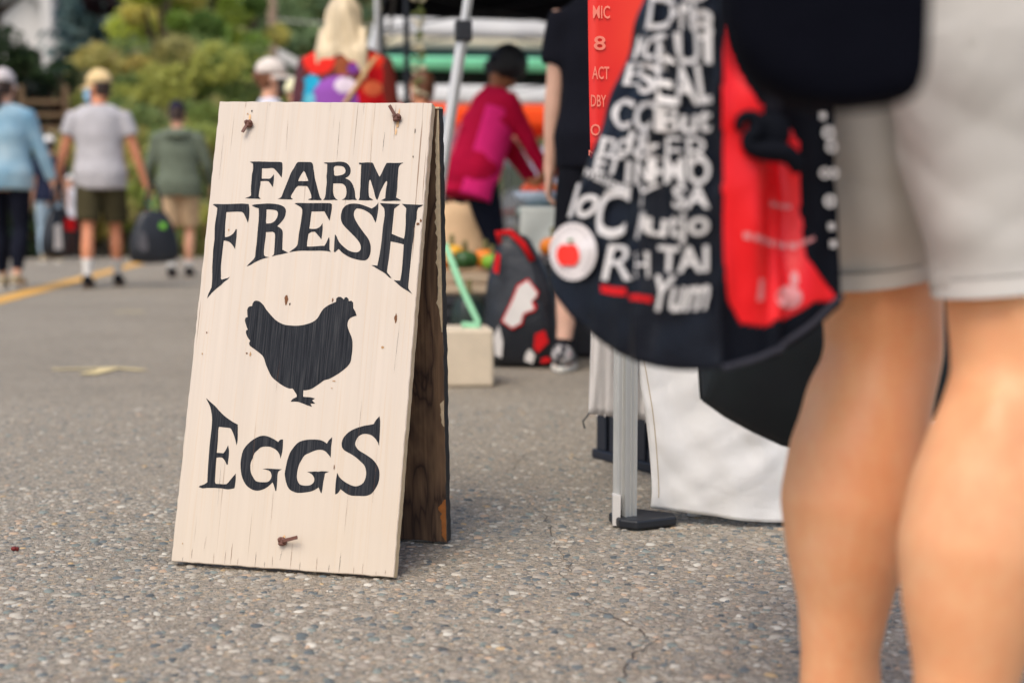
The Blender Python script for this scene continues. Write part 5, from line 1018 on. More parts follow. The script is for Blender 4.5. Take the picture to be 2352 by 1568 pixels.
('S', [[3222,2332,3236,2364,3252,2395,3277,2426,3304,2457,3314,2423,3322,2388,3327,2325,3331,2256,3333,2194,3335,2132,3337,2062,3338,1990,3328,2017,3315,2043,3289,2078,3258,2112,3225,2138,3189,2158,3151,2169,3113,2173,3080,2173,3048,2166,3015,2150,2986,2128,2965,2098,2950,2065,2941,2034,2940,2002,2953,1971,2975,1942,3003,1917,3035,1896,3069,1879,3103,1863,3151,1838,3201,1810,3242,1783,3280,1752,3314,1715,3343,1676,3363,1638,3377,1598,3384,1555,3386,1511,3384,1463,3375,1415,3358,1369,3336,1326,3313,1287,3287,1254,3258,1233,3226,1218,3195,1209,3162,1204,3118,1202,3070,1202,3015,1199,2959,1199,2908,1211,2863,1229,2831,1247,2803,1266,2783,1279,2764,1292,2743,1257,2723,1227,2704,1216,2683,1208,2678,1256,2674,1304,2673,1369,2675,1435,2679,1489,2684,1543,2702,1512,2723,1482,2749,1457,2778,1436,2816,1413,2857,1391,2896,1374,2935,1360,2970,1351,3006,1347,3041,1353,3074,1366,3107,1385,3134,1412,3152,1454,3163,1501,3165,1545,3160,1589,3146,1634,3125,1675,3094,1707,3059,1734,3016,1767,2969,1800,2921,1828,2871,1854,2819,1876,2773,1898,2746,1921,2726,1950,2716,1984,2715,2020,2722,2057,2736,2092,2758,2127,2786,2160,2819,2190,2856,2216,2903,2241,2955,2264,3010,2283,3064,2299,3111,2308,3156,2316,3189,2324]]),
]
# ================================================================ the A-frame sign
BX, BY, BTH, BTILT = -.544, 2.2301, .2513, .2691
bd = Vector((cos(BTH), -sin(BTH), 0)); bn = Vector((sin(BTH), cos(BTH), 0)); bu = bn * sin(BTILT) + Vector((0, 0, cos(BTILT)))
sg = thing('farm_sign', 'cream A frame sign with FARM FRESH EGGS and a black hen standing on the asphalt', 'sign', (BX, BY, 0))
def painted_wood(name, base, dark, tint):
    t = NT(name); v1 = t.coord((330, 60, 3.2)); v2 = t.coord((70, 20, 1.3)); v3 = t.coord((1, 1, 1))
    fine = t.noise(v1, 1, 5, .6); broad = t.noise(v2, 1, 4, .55, .6)
    c = t.ramp(broad, [(.3, tuple(x * .955 for x in base)), (.7, tuple(min(1, x * 1.03) for x in base))])
    gr = t.ramp(fine, [(.37, 1), (.44, 0)]); c = t.mix(t.mix(1, gr, .34, 'MULTIPLY'), c, tint)
    cr = t.noise(t.coord((150, 40, 2.2), loc=(3, 1, 7)), 1, 3, .55); cm = t.ramp(cr, [(.30, 1), (.33, 0)]); c = t.mix(t.mix(1, cm, .75, 'MULTIPLY'), c, dark)
    st = t.noise(v3, 6, 5, .6); c = t.mix(t.ramp(st, [(.55, 0), (.8, .35)]), c, tuple(a * b for a, b in zip(base, (.97, .90, .78))))
    lo = t.n('ShaderNodeTexCoord'); sp = t.n('ShaderNodeSeparateXYZ'); t.l(lo.outputs['Object'], sp.inputs[0])
    mr = t.n('ShaderNodeMapRange'); mr.inputs[1].default_value = .0; mr.inputs[2].default_value = .30; mr.inputs[3].default_value = .45; mr.inputs[4].default_value = 0; t.l(sp.outputs[2], mr.inputs[0])
    c = t.mix(mr.outputs[0], c, tuple(a * b for a, b in zip(base, (.99, .95, .84))))
    t.setp(Base_Color=c, Roughness=.62); t.b.inputs['Specular IOR Level'].default_value = .3
    t.bump(t.mix(.5, fine, cr), .35, .0012); return t.mat
CREAM = painted_wood('cream_painted_board', srgb(209, 195, 180), srgb(120, 84, 56), srgb(206, 178, 146))
EDGE = painted_wood('board_edge', srgb(224, 203, 168), srgb(110, 78, 48), srgb(176, 140, 100))
INK = NT('black_sign_paint'); f1 = INK.noise(INK.coord((420, 80, 9)), 1, 5, .65); f2 = INK.noise(INK.coord((90, 30, 30)), 1, 4, .6)
c = INK.ramp(f1, [(.34, srgb(24, 26, 31)), (.48, srgb(40, 42, 47)), (.58, srgb(58, 59, 62)), (.70, srgb(72, 71, 71)), (.82, srgb(118, 110, 102))]); c = INK.mix(INK.ramp(f2, [(.35, .0), (.7, .4)]), c, srgb(34, 36, 42))
INK.b.inputs['Specular IOR Level'].default_value = .12; INK.setp(Base_Color=c, Roughness=.75); INK.bump(f1, .3, .001); INK = INK.mat
BM = Matrix.Translation(Vector((BX, BY, .007))) @ Matrix((bd, bu.cross(bd).normalized() * 1.0, bu)).transposed().to_4x4()
# local axes of the board: x across, y into the board (away from the reader), z up the board
yv = bu.cross(bd).normalized()
def board(name, outline, th, mats, bevel, basis, jag=.0006):
    o_ = []; n = len(outline); rr = random.Random(3)
    for i in range(n):
        a, b = Vector(outline[i]), Vector(outline[(i + 1) % n]); k = max(2, int((b - a).length / .012))
        for j in range(k):
            p = lerp(a, b, j / k); o_.append((p.x + (rr.uniform(-jag, jag) if j else 0), p.y + (rr.uniform(-jag, jag) if j else 0)))
    m = MB(); N = len(o_); F = [Vector((x, 0, z)) for x, z in o_]; B = [Vector((x, th, z)) for x, z in o_]
    bv = .0012; cx = sum(x for x, z in o_) / N; cz_ = sum(z for x, z in o_) / N
    ins = lambda p: Vector((p.x + (bv if p.x < cx else -bv), p.y, p.z + (bv if p.z < cz_ else -bv)))
    F0 = [ins(p) for p in F]; F1 = [p + Vector((0, bv, 0)) for p in F]; B1 = [p - Vector((0, bv, 0)) for p in B]; B0 = [ins(p) for p in B]
    m.add(F0, [tuple(range(N))], 0); b0 = len(m.v); m.add(F1 + B1, [], 1)
    for i in range(N):
        j = (i + 1) % N
        m.f.append([i, j, b0 + j, b0 + i]); m.m.append(0); m.f.append([b0 + i, b0 + j, b0 + N + j, b0 + N + i]); m.m.append(1)
    b1 = len(m.v); m.add(B0, [tuple(range(N))], 2)
    for i in range(N):
        j = (i + 1) % N; m.f.append([b0 + N + i, b0 + N + j, b1 + j, b1 + i]); m.m.append(1)
    o = m.build(name, mats, sg); o.matrix_basis = Matrix.Translation(-Vector((BX, BY, 0))) @ basis; return o
WB = NT('stained_board'); wv_ = WB.coord((1, 1, .16)); dn = WB.noise(wv_, 14, 3, .5, 1.2); fg = WB.noise(WB.coord((260, 60, 4)), 1, 5, .6)
mth = WB.n('ShaderNodeMath', operation='MULTIPLY'); mth.inputs[1].default_value = 11; WB.l(dn, mth.inputs[0]); fr = WB.n('ShaderNodeMath', operation='PINGPONG'); fr.inputs[1].default_value = 1; WB.l(mth.outputs[0], fr.inputs[0])
c = WB.ramp(fr.outputs[0], [(.0, srgb(66, 46, 36)), (.16, srgb(96, 72, 54)), (.6, srgb(124, 96, 72)), (1, srgb(138, 108, 80))]); c = WB.mix(.6, c, WB.ramp(fg, [(.3, .22), (.7, .62)]), 'OVERLAY')
bl_ = WB.noise(WB.coord(), 7, 4, .6); c = WB.mix(.5, c, WB.ramp(bl_, [(.3, .3), (.7, .6)]), 'OVERLAY')
WB.setp(Base_Color=c, Roughness=.7); WB.bump(fg, .5, .0015); WB = WB.mat
front = board('front_board', [(0, .0015), (.3748, -.0013), (.3758, .7592), (-.001, .7704)], .0185, [CREAM, EDGE, WB], .001, BM)
exec_letters = []
for nm, loops in LETTERS:
    L2 = [[(lp[i] / 10000, lp[i + 1] / 10000) for i in range(0, len(lp), 2)] for lp in loops]
    V2, F2 = poly_flat(L2); n = len(V2); m = MB()
    m.add([(x, -.0004, z) for x, z in V2], F2)
    for lp in L2:     # the edge of the paint film
        b0 = len(m.v); k = len(lp); m.add([(x, -.0004, z) for x, z in lp] + [(x, .0002, z) for x, z in lp], [(i, (i + 1) % k, k + (i + 1) % k, k + i) for i in range(k)])
    lo = m.build('hen_silhouette' if nm == 'hen' else 'letter', INK, front)
    if nm == 'hen': tag(lo, 'black painted hen silhouette')
# worn knots, nail holes and open grain cracks in the face
SP = [[154.8, 430.6, 3.4, 9, 1], [161.8, 422.8, 1.4, 2.5, 0], [235, 430.4, 1.6, 4, 1], [344.4, 402.8, 2.6, 8, 1], [326.4, 355.3, 3.5, 2.2, 2], [94.9, 340.2, 1.6, 1.6, 1], [101.3, 339.1, 1.5, 4, 2], [20.4, 373.1, 1.6, 1.5, 1], [16.5, 337.7, 1.6, 1.8, 2], [249.4, 299.3, 3.5, 1.2, 2], [247.1, 287.7, 1.5, .8, 2], [40.5, 546.2, 1.6, 1.8, 2], [351, 712.1, .9, 4.5, 0], [351.2, 668.8, .9, 2.2, 0], [368.5, 556.7, 3.6, 2.2, 1], [372.8, 562, 1.8, 3, 1], [53.5, 747, 1.6, 1.6, 2], [60.3, 751.8, 1.2, 2, 0], [320.6, 724.8, 3, 8, 3], [189.3, 50, 2.8, 3.5, 3], [318.3, 711.2, 1.6, 7, 3], [17.3, 30.3, 1.3, 1.3, 2], [262.8, 163, .8, 5, 1], [57.5, 740, 2.2, 8, 3], [362, 552, 2.5, 1.2, 0], [321, 742, 1.4, 9, 3]]
KN = [M('knot_black', srgb(44, 32, 26), rough=.9, var=.2), M('knot_brown', srgb(112, 72, 44), rough=.9, var=.45, vscale=300), M('knot_stain', srgb(176, 138, 98), rough=.9, var=.3, vscale=300), M('bare_wood', srgb(222, 180, 132), rough=.8, var=.15, vscale=200)]
for i, (x, z, rx, rz, k) in enumerate(SP):
    rr = random.Random(i); n = 11; m = MB(); pts = [((x + rx * cos(a) * rr.uniform(.55, 1.15)) / 1000, (z + rz * sin(a) * rr.uniform(.6, 1.15)) / 1000) for a in [2 * pi * j / n for j in range(n)]]
    m.add([(px, -.00055 - .00003 * i % 3, pz) for px, pz in pts], [tuple(range(n))]); m.build('knot_mark', KN[k], front)
CRK = [[299, 711.5, 298.5, 677.6], [314.2, 759, 316, 697.7], [48.3, 769, 48, 757.7], [187.9, 29.3, 186.1, 13.6], [56.9, 43.9, 55.3, 21.7], [31.3, 36.1, 31.5, 8], [242.5, 617, 241.4, 583.4], [299.2, 270, 298, 194], [177, 22.4, 176, 3], [222.5, 26, 222.3, .8], [305.2, 24, 304.9, .8], [90, 24, 89.2, 2], [145, 20, 144.5, 1.5], [350.4, 28, 350.3, .8], [118, 18, 117.7, 2], [264.7, 34, 263.7, 1.0], [122.4, 232, 124.3, 149], [153.8, 330, 152.2, 278], [351.4, 399, 348.5, 316], [13.1, 716, 13.6, 632], [127, 735, 129, 680], [219.2, 733, 220, 665], [277, 712, 280, 637], [200, 766, 200, 748], [259, 764, 259.5, 742], [92, 768, 92, 756], [290, 140, 289, 60], [70, 160, 71, 92], [332, 200, 331, 110], [164, 120, 165, 70], [20, 24, 20, 3], [75, 19, 75, 2], [104, 28, 104, 3], [161, 15, 161, 1.5], [205, 20, 205, 1], [246, 19, 246, 1], [285, 21, 285, 1], [328, 17, 328, 1], [364, 20, 364, 1]]
for i, (x0, z0_, x1, z1) in enumerate(CRK):
    rr = random.Random(100 + i)
    if z1 < 10: x0 += rr.uniform(-5, 5); x1 = x0 + rr.uniform(-1, 1); z0_ = z1 + abs(rr.gauss(0, 16)) + 5
    L, R_ = [], []; K = 10
    for k in range(K + 1):
        t_ = k / K; x = lerp(x0, x1, t_) + rr.uniform(-.25, .25); w_ = (.28 if i < 4 or (x1, z1)[1] < 15 else .16) * sin(pi * (.08 + .84 * t_)) * rr.uniform(.4, 1.3); z = lerp(z0_, z1, t_)
        L.append(((x - w_) / 1000, -.0005, z / 1000)); R_.append(((x + w_) / 1000, -.0005, z / 1000))
    m = MB(); m.add(L + R_, [(k, k + 1, K + 2 + k, K + 1 + k) for k in range(K)]); m.build('grain_crack', KN[1] if i % 3 else KN[0], front)
# leather ties
LEA = M('brown_leather', srgb(104, 66, 54), rough=.6, var=.3, vscale=120, bump=.5, bscale=400, bdist=.001)
def tie(x, z, ang, L, up):
    m = MB(); r = .0042
    m.tube([Vector((x + r * (1 + .25 * cos(3 * a)) * cos(a) * 1.0, -.0055 - .0022 * sin(3 * a), z + r * 1.15 * (1 + .2 * cos(2 * a)) * sin(a))) for a in [2 * pi * j / 22 for j in range(23)]], .0031, 8, ref=(0, 1, 0))
    m.ell((x, -.0048, z), (.0048, .0042, .0055), nu=10, nv=8)
    o = m.build('leather_knot', LEA, front, smooth=True)
    d = Vector((cos(ang), 0, sin(ang))); s_ = Vector((-d.z, 0, d.x)) * .0027; m = MB()
    R_ = []
    for k in range(6):
        t_ = k / 5; c_ = Vector((x, -.008 - .004 * t_ * up, z)) + d * (.002 + L * t_); nn = Vector((0, .0011, 0))
        R_.append([c_ + s_ - nn, c_ + s_ + nn, c_ - s_ + nn, c_ - s_ - nn])
    m.loft(R_); m.build('leather_tail', LEA, o, bevel=.0004)
tie(.0585, .7280, radians(248), .016, .6); tie(.3191, .7337, radians(122), .020, 1.0); tie(.1885, .0430, radians(14), .029, 2.2)
# rear board
rb = G(1026, 1251); rth = .30; rd = Vector((cos(rth), -sin(rth), 0)); rn = Vector((sin(rth), cos(rth), 0))
front_top = Vector((BX, BY, .007)) + bd * .3752 + bu * .757 + yv * .0195
RL = .728; base = Vector((rb.x, rb.y, .004)); off = (front_top - base); lean_n = off.dot(rn); RT = math.asin(max(-.5, min(.5, (lean_n + .004) / RL)))
ru = rn * sin(RT) + Vector((0, 0, cos(RT)))
RBM = Matrix.Translation(base - rd * .372) @ Matrix((rd, ru.cross(rd).normalized(), ru)).transposed().to_4x4()
BLKP = M('black_board_paint', srgb(22, 23, 28), rough=.6, var=.3, vscale=60, bump=.3, bscale=120)
rear = board('rear_board', [(0, 0), (.372, 0), (.372, RL), (0, RL)], .0215, [WB, BLKP, BLKP], .001, RBM, jag=.001)
rr = random.Random(5)
def jagstrip(z0_, z1, w0, mat, name, y=-.0006, x1=.3716):
    m = MB(); N = 60; L, R_ = [], []
    for k in range(N + 1):
        z = lerp(z0_, z1, k / N); w_ = w0 * (.55 + .8 * abs(noise.noise(Vector((z * 60, w0 * 99, 2)))) + .2 * rr.random()) * min(1, 6 * k / N + .15, 6 * (1 - k / N) + .15)
        L.append((x1 - w_, y, z)); R_.append((x1, y, z))
    m.add(L + R_, [(k, k + 1, N + 2 + k, N + 1 + k) for k in range(N)]); m.build(name, mat, rear)
CRE2 = M('chipped_cream_paint', srgb(226, 204, 168), rough=.7, var=.15, vscale=90, bump=.3, bscale=300)
jagstrip(.36, RL - .002, .010, CRE2, 'chipped_paint'); jagstrip(.20, .245, .006, CRE2, 'chipped_paint'); jagstrip(.004, .075, .011, M('split_orange_wood', srgb(176, 108, 52), rough=.7, var=.25, vscale=60), 'split_wood')
m = MB(); m.box((.366, .006, RL + .0015), (.014, .018, .003)); m.build('chipped_top', CRE2, rear)
# ================================================================ shopper in the foreground
SK_F = NT('shopper_skin'); v = SK_F.coord(); n1 = SK_F.noise(v, 9, 4, .6); n2 = SK_F.noise(v, 70, 4, .6)
c = SK_F.ramp(n1, [(.3, srgb(240, 166, 114)), (.55, srgb(245, 178, 128)), (.8, srgb(248, 190, 146))]); c = SK_F.mix(.18, c, SK_F.ramp(n2, [(.35, .35), (.65, .6)]), 'OVERLAY')
SK_F.setp(Base_Color=c, Roughness=.5); SK_F.b.inputs['Subsurface Weight'].default_value = .15; SK_F.b.inputs['Subsurface Radius'].default_value = (.9, .35, .2); SK_F.b.inputs['Subsurface Scale'].default_value = .012; SK_F.bump(n2, .06, .001)
def calf_muscle(s, m):
    for q in (-1, 1):
        for sx in (-1, 1):
            c_ = s.at(q, 1.30 + .04 * (sx * q < 0)) + Vector((sx * .024, -.047, 0)) * s.k; m.ell(c_, (.032, .034, .09), nu=14, nv=10)
            m.tube([s.at(q, .78) + Vector((sx * .030, -.038, 0)), s.at(q, .97) + Vector((sx * .034, -.042, 0)), s.at(q, 1.12) + Vector((sx * .032, -.034, 0))], [.018, .0125, .012], 8)
        m.ell(s.at(q, 1.0) + Vector((0, .030, 0)), (.032, .034, .04), nu=12, nv=8)
SHX, SHY, SHR = .352, 1.325, -.96
p = Person('shopper with bare legs in pale grey shorts standing close at right with the printed bag', (SHX, SHY, 0), SHR, 1.54, 1.0, skin=SK_F.mat, lf=(-.108, .050, 0), rf=(.130, -.040, 0), lh=(-.36, .06, 1.16), rh=(.20, .42, 1.08), legk=.88, calfk=1.36, calftab=([.9, 1, 1.1, 1.25, 1.39, 1.53, 1.68, 1.82, 1.95, 2.1], [1.24, 1.32, 1.31, 1.36, 1.46, 1.5, 1.46, 1.40, 1.34, 1.3]), lk=1.008, extra=calf_muscle)
p.body(.006, .9, smooth=16); p.top(fabric('charcoal_top', (34, 35, 42)), .6, .90, seed=4)
SHT = fabric('pale_grey_shorts', (204, 198, 190), bump=.18, bscale=300, bdist=.001, var=.06); p.bottoms(SHT, .80, .012, .006, .016, voxel=.008); so_ = [c_ for c_ in p.o.children if c_.name.startswith('shorts')][-1]
for v_ in so_.data.vertices:
    q = v_.co; f_ = .011 * abs(noise.noise(Vector((q.x * 7 + q.z * 8, q.y * 6, q.z * 3)))) + .009 * abs(noise.noise(Vector((q.x * 9 - q.z * 13, q.y * 8, q.z * 4 + 5)))); v_.co = q + v_.normal * f_ * sstep(.50, .56, q.z)
p.hair(HAIR_B, 'pony'); p.shoes(SHOE_D, SOLE_W, low=.66)
for q in (-1, 1):   # turned-up hems
    m = MB(); p.leg(m, q, .765, .812, .0195, .0006); hm = m.build('turned_hem', SHT, p.o, smooth=True)
    m = MB(); p.leg(m, q, .7645, .7665, .0205); m.build('stitch_line', fabric('hem_stitch', (150, 145, 138), bump=0), hm, smooth=True)

# ---------------------------------------------------------------- printed shopping bag
bagloc = P(1600, 860, 1.33); bag = thing('printed_bag', 'big black bag covered in white words with red side and apple sticker', 'bag', (bagloc.x, 1.33, bagloc.z))
GLOSS = NT('glossy_black_laminate'); v = GLOSS.coord(); GLOSS.setp(Base_Color=GLOSS.ramp(GLOSS.noise(v, 14, 4), [(.3, (.004, .005, .010)), (.7, (.009, .011, .018))]), Roughness=.4); GLOSS.b.inputs['Specular IOR Level'].default_value = .2; GLOSS.bump(GLOSS.noise(v, 16, 4, .55), .35, .012); GLOSS = GLOSS.mat
MATTE = M('black_bag_trim', (.004, .005, .009), rough=.8, var=.2, spec=.12)
c00, c10, c01, c11 = P(1258, 650, 1.40), P(1656, 846, 1.225), P(1566, -250, 1.37), P(1656, -250, 1.225)
nF = ((c10 - c00).cross(c01 - c00)).normalized(); nF = nF if nF.y < 0 else -nF
def SF(s, t, off=0):
    q = lerp(lerp(c00, c10, s), lerp(c01, c11, s), t)
    q.z -= .030 * 4 * s * (1 - s) * (1 - t) ** 2
    r1 = math.exp(-((s - (.62 - .10 * t)) / .04) ** 2) * .011 * sstep(.75, .45, t); r2 = math.exp(-((s - (.40 + .25 * t)) / .05) ** 2) * .006 * sstep(.25, .5, t)
    r3 = .012 * sin(pi * s) * (1 - t) ** .5; r4 = .006 * noise.noise(Vector((s * 4, t * 6, 3))) + .004 * noise.noise(Vector((s * 9, t * 11, 5)))
    return q + nF * (r1 + r2 + r3 + r4 + off)
m = MB(); m.grid(SF, 60, 90); m.build('front_panel', GLOSS, bag, world=True, smooth=True, solid=.0012)
d00, d10, d01, d11 = P(1658, 848, 1.225), P(1932, 700, 1.275), P(1658, -250, 1.225), P(1890, -250, 1.29)
nS = ((d10 - d00).cross(d01 - d00)).normalized(); nS = nS if nS.y < 0 else -nS
def SS(s, t, off=0):
    q = lerp(lerp(d00, d10, s), lerp(d01, d11, s), t)
    q.z -= .012 * 4 * s * (1 - s) * (1 - t) ** 3
    fold = -.022 * math.exp(-((s - .62) / .16) ** 2) * sstep(.02, .30, t) + .012 * math.exp(-((s - .25) / .12) ** 2) * sstep(.05, .3, t) + .004 * noise.noise(Vector((s * 5, t * 8, 9))) + .008 * math.exp(-((s - .42 - .3 * t) / .05) ** 2) * sstep(.5, .1, t)
    return q + nS * (fold + off)
def topx(q):
    r_ = q - Vector((0, 0, CAMH)); f_ = r_.y * cos(PITCH) - r_.z * sin(PITCH); u_ = r_.y * sin(PITCH) + r_.z * cos(PITCH)
    return UC + FPX * r_.x / f_, VC - FPX * u_ / f_
REDP = [(1660, 50), (1672, 105), (1696, 165), (1745, 240), (1790, 262), (1838, 330), (1838, 480), (1852, 590), (1900, 655), (1926, 692), (1870, 694), (1810, 728), (1752, 750), (1700, 742), (1670, 690), (1660, 560)]
NU, NV = 90, 150; gr_ = [[SS(i / NU, j / NV) for i in range(NU + 1)] for j in range(NV + 1)]
mr, mk = MB(), MB(); vs = [q for r_ in gr_ for q in r_]; mr.v = list(vs); mk.v = list(vs)
for j in range(NV):
    for i in range(NU):
        f_ = [j * (NU + 1) + i, j * (NU + 1) + i + 1, (j + 1) * (NU + 1) + i + 1, (j + 1) * (NU + 1) + i]; uu, vv = topx(SS((i + .5) / NU, (j + .5) / NV)); tgt = mr if inpoly(uu, vv, REDP) else mk; tgt.f.append(f_); tgt.m.append(0)
def clean(mb):
    used = sorted({i for f_ in mb.f for i in f_}); mp = {a: b for b, a in enumerate(used)}; mb.v = [mb.v[i] for i in used]; mb.f = [[mp[i] for i in f_] for f_ in mb.f]; return mb
REDB = M('red_laminate', srgb(242, 8, 20), rough=.38, var=.05, bump=.2, bscale=12, bdist=.01)
clean(mr).build('red_side', REDB, bag, world=True, smooth=True, solid=.0012); clean(mk).build('side_trim', MATTE, bag, world=True, smooth=True, solid=.0012)
# back, base
def SBK(s, t): return lerp(SS(1, t), SF(0, t), s) + Vector((.0, .05 * sin(pi * s), 0))
m = MB(); m.grid(SBK, 24, 40); m.build('back_panel', MATTE, bag, world=True, smooth=True, solid=.0012)
loop = [SF(s / 16, 0) for s in range(17)] + [SS(s / 12, 0) for s in range(1, 13)] + [SBK(s / 12, 0) for s in range(1, 12)]; ce = sum(loop, Vector()) / len(loop)
m = MB(); n = len(loop); m.add(loop + [lerp(q, ce, .45) - Vector((0, 0, .010)) for q in loop] + [ce - Vector((0, 0, .012))], [(i, (i + 1) % n, n + (i + 1) % n, n + i) for i in range(n)] + [(n + i, n + (i + 1) % n, 2 * n) for i in range(n)]); m.build('base', MATTE, bag, world=True, smooth=True)
m = MB(); m.tube([SS(s / 14, .004 + .02 * s / 14, .003) for s in range(15)], .0028, 8); m.build('piping', fabric('grey_piping', (58, 58, 66)), bag, world=True, smooth=True)
# words: placed on the panel in panel coordinates
def inv_st(S, u, v):
    s, t = .5, .5
    for _ in range(14):
        a, b = topx(S(s, t)); e = 1e-3; a1, b1 = topx(S(s + e, t)); a2, b2 = topx(S(s, t + e)); J = np.array([[(a1 - a) / e, (a2 - a) / e], [(b1 - b) / e, (b2 - b) / e]]); d_ = np.linalg.solve(J, [u - a, v - b]); s, t = min(1.5, max(-.5, s + d_[0])), min(1.5, max(-.5, t + d_[1]))
    return s, t
PRINT = M('white_bag_print', srgb(216, 210, 206), rough=.5, var=.05)
def word(S, body, quad, mat=PRINT, bold=.03, shear=0, off=.0065, parent=None, name='lettering'):
    """quad: photo corners bottom-left, bottom-right, top-left, top-right of the word, turned into panel coordinates"""
    st_ = [inv_st(S, *q) for q in quad]; V2, F2 = text_flat(body, bold, shear); vs = []
    for x, y in V2:
        s = lerp(lerp(st_[0][0], st_[1][0], x), lerp(st_[2][0], st_[3][0], x), y); t = lerp(lerp(st_[0][1], st_[1][1], x), lerp(st_[2][1], st_[3][1], x), y); vs.append(S(s, t, off))
    m = MB(); m.add(vs, F2); return m.build(name, mat, parent or bag, world=True)
def rect(u0, v0, u1, v1, du=0, dv=0): return [(u0, v1), (u1, v1 + dv), (u0 + du, v0), (u1 + du, v0 + dv)]
for body, q, bo, sh_ in (('S', rect(1580, -60, 1635, 12), .04, 0), ('CH', rect(1520, -140, 1640, -70), .04, 0), ('D', rect(1492, -4, 1562, 72, 12), .05, 0), ('re', rect(1572, 12, 1612, 78), .05, 0), ('8', rect(1606, 28, 1648, 98), .05, 0),
        ('MC', rect(1462, 86, 1512, 142, 14), .02, 0), ('RUI', rect(1518, 82, 1646, 152), .05, 0), ('E', rect(1440, 148, 1478, 200, 14), .0, 0), ('S', rect(1478, 150, 1522, 222), .02, 0), ('EAL', rect(1518, 152, 1646, 240), .05, 0),
        ('CC', rect(1408, 222, 1505, 292, 16, 12), .04, 0), ('But', rect(1514, 244, 1644, 306), .05, 0), ('nd', rect(1385, 300, 1458, 352, 12, 6), .03, 0), ('&', rect(1466, 306, 1534, 372), .04, 0), ('FR', rect(1540, 318, 1642, 382), -.005, 0),
        ('ET', rect(1372, 352, 1436, 398, 10, 8), .04, 0), ('IN', rect(1446, 372, 1516, 424, 4), .05, 0), ('-', rect(1518, 392, 1532, 404), .05, 0), ('MO', rect(1536, 362, 1642, 426), .05, 0), ('minions', [(1352, 405), (1458, 448), (1358, 383), (1464, 425)], .02, 0),
        ('Y', rect(1478, 428, 1530, 482), -.005, 0), ('SA', rect(1556, 428, 1640, 482), .05, 0), ('lo', rect(1314, 424, 1378, 502, 14), .03, .2), ('C', rect(1372, 432, 1448, 548, 12), .04, .1), ('l', rect(1470, 490, 1494, 552), .04, .2), ('utjo', rect(1486, 484, 1640, 560), .04, 0),
        ('R', rect(1392, 562, 1462, 645, 6), .0, .1), ('H', rect(1470, 582, 1502, 640), -.006, 0), ('TAI', rect(1522, 566, 1638, 626), .05, 0), ('Yum', rect(1508, 634, 1636, 716, 8, -4), .03, .25)):
    word(SF, body, q, bold=min(bo, .022), shear=sh_)
for q in (rect(1384, 654, 1442, 672, 0, 8), rect(1450, 676, 1502, 690, 0, 6)):
    st_ = [inv_st(SF, *c_) for c_ in q]; m = MB(); m.grid(lambda a, b: SF(lerp(lerp(st_[0][0], st_[1][0], a), lerp(st_[2][0], st_[3][0], a), b), lerp(lerp(st_[0][1], st_[1][1], a), lerp(st_[2][1], st_[3][1], a), b), .0025), 10, 3); m.build('red_print_strip', PR_R, bag, world=True)
for (u, v_), r_ in (((1893, 306), 16), ((1900, 338), 15), ((1884, 398), 13), ((1905, 398), 13), ((1896, 462), 15), ((1880, 268), 8), ((1900, 520), 8), ((1904, 560), 8)):
    word(SS, 'O' if r_ > 12 else 'I', rect(u - r_ * .9, v_ - r_, u + r_ * .9, v_ + r_), bold=.06 if r_ > 12 else .0)
PK = M('faded_print', srgb(226, 150, 150), rough=.5); 
for q in (rect(1702, 532, 1832, 546, 0, 26), rect(1830, 556, 1868, 566, 0, -14), [(1736, 690), (1752, 690), (1742, 640), (1752, 640)], rect(1765, 462, 1815, 472, 0, 8)):
    st_ = [inv_st(SS, *c_) for c_ in q]
    for k in range(9):
        a0, a1 = (k + .12) / 9, (k + .82) / 9; m = MB()
        m.add([SS(lerp(lerp(st_[0][0], st_[1][0], a), lerp(st_[2][0], st_[3][0], a), b), lerp(lerp(st_[0][1], st_[1][1], a), lerp(st_[2][1], st_[3][1], a), b), .002) for a, b in ((a0, 0), (a1, 0), (a1, 1), (a0, 1))], [(0, 1, 2, 3)]); m.build('small_print', PK, bag, world=True)
def disc(S, u, v_, ru, rv, mat, name, off, parent=None, n=30, fn=None):
    pts = []
    for j in range(n):
        a = 2 * pi * j / n; k = fn(a) if fn else 1
        s, t = inv_st(S, u + ru * cos(a) * k, v_ + rv * sin(a) * k); pts.append(S(s, t, off))
    c_ = sum(pts, Vector()) / n; m = MB(); m.add(pts + [c_], [(i, (i + 1) % n, n) for i in range(n)]); return m.build(name, mat, parent or bag, world=True)
disc(SS, 1808, 682, 30, 26, PK, 'logo_print', .003); disc(SS, 1820, 640, 10, 18, PK, 'logo_print', .003)
stk = disc(SF, 1326, 580, 54, 66, M('sticker_white', srgb(226, 216, 212), rough=.5, var=.03), 'apple_sticker', .006)
APR = M('apple_red', srgb(240, 40, 14), rough=.5, var=.05); ap_ = lambda a: 1 - .22 * math.exp(-((a - 1.5 * pi) / .35) ** 2) - .12 * math.exp(-((a - .5 * pi) / .3) ** 2) + .06 * math.exp(-((a - .3 * pi) / .3) ** 2) + .06 * math.exp(-((a - .7 * pi) / .3) ** 2)
disc(SF, 1318, 588, 27, 28, APR, 'apple', .0085, stk, fn=ap_); disc(SF, 1324, 556, 7, 4, M('apple_leaf', srgb(70, 120, 60), rough=.6), 'apple_leaf', .0088, stk)
for k in range(30):
    a = 2 * pi * k / 30; disc(SF, 1326 + 44 * cos(a), 580 + 55 * sin(a), 2.0, 3.2, M('sticker_lettering', srgb(150, 136, 132), rough=.6), 'sticker_print', .0078, stk, n=6)
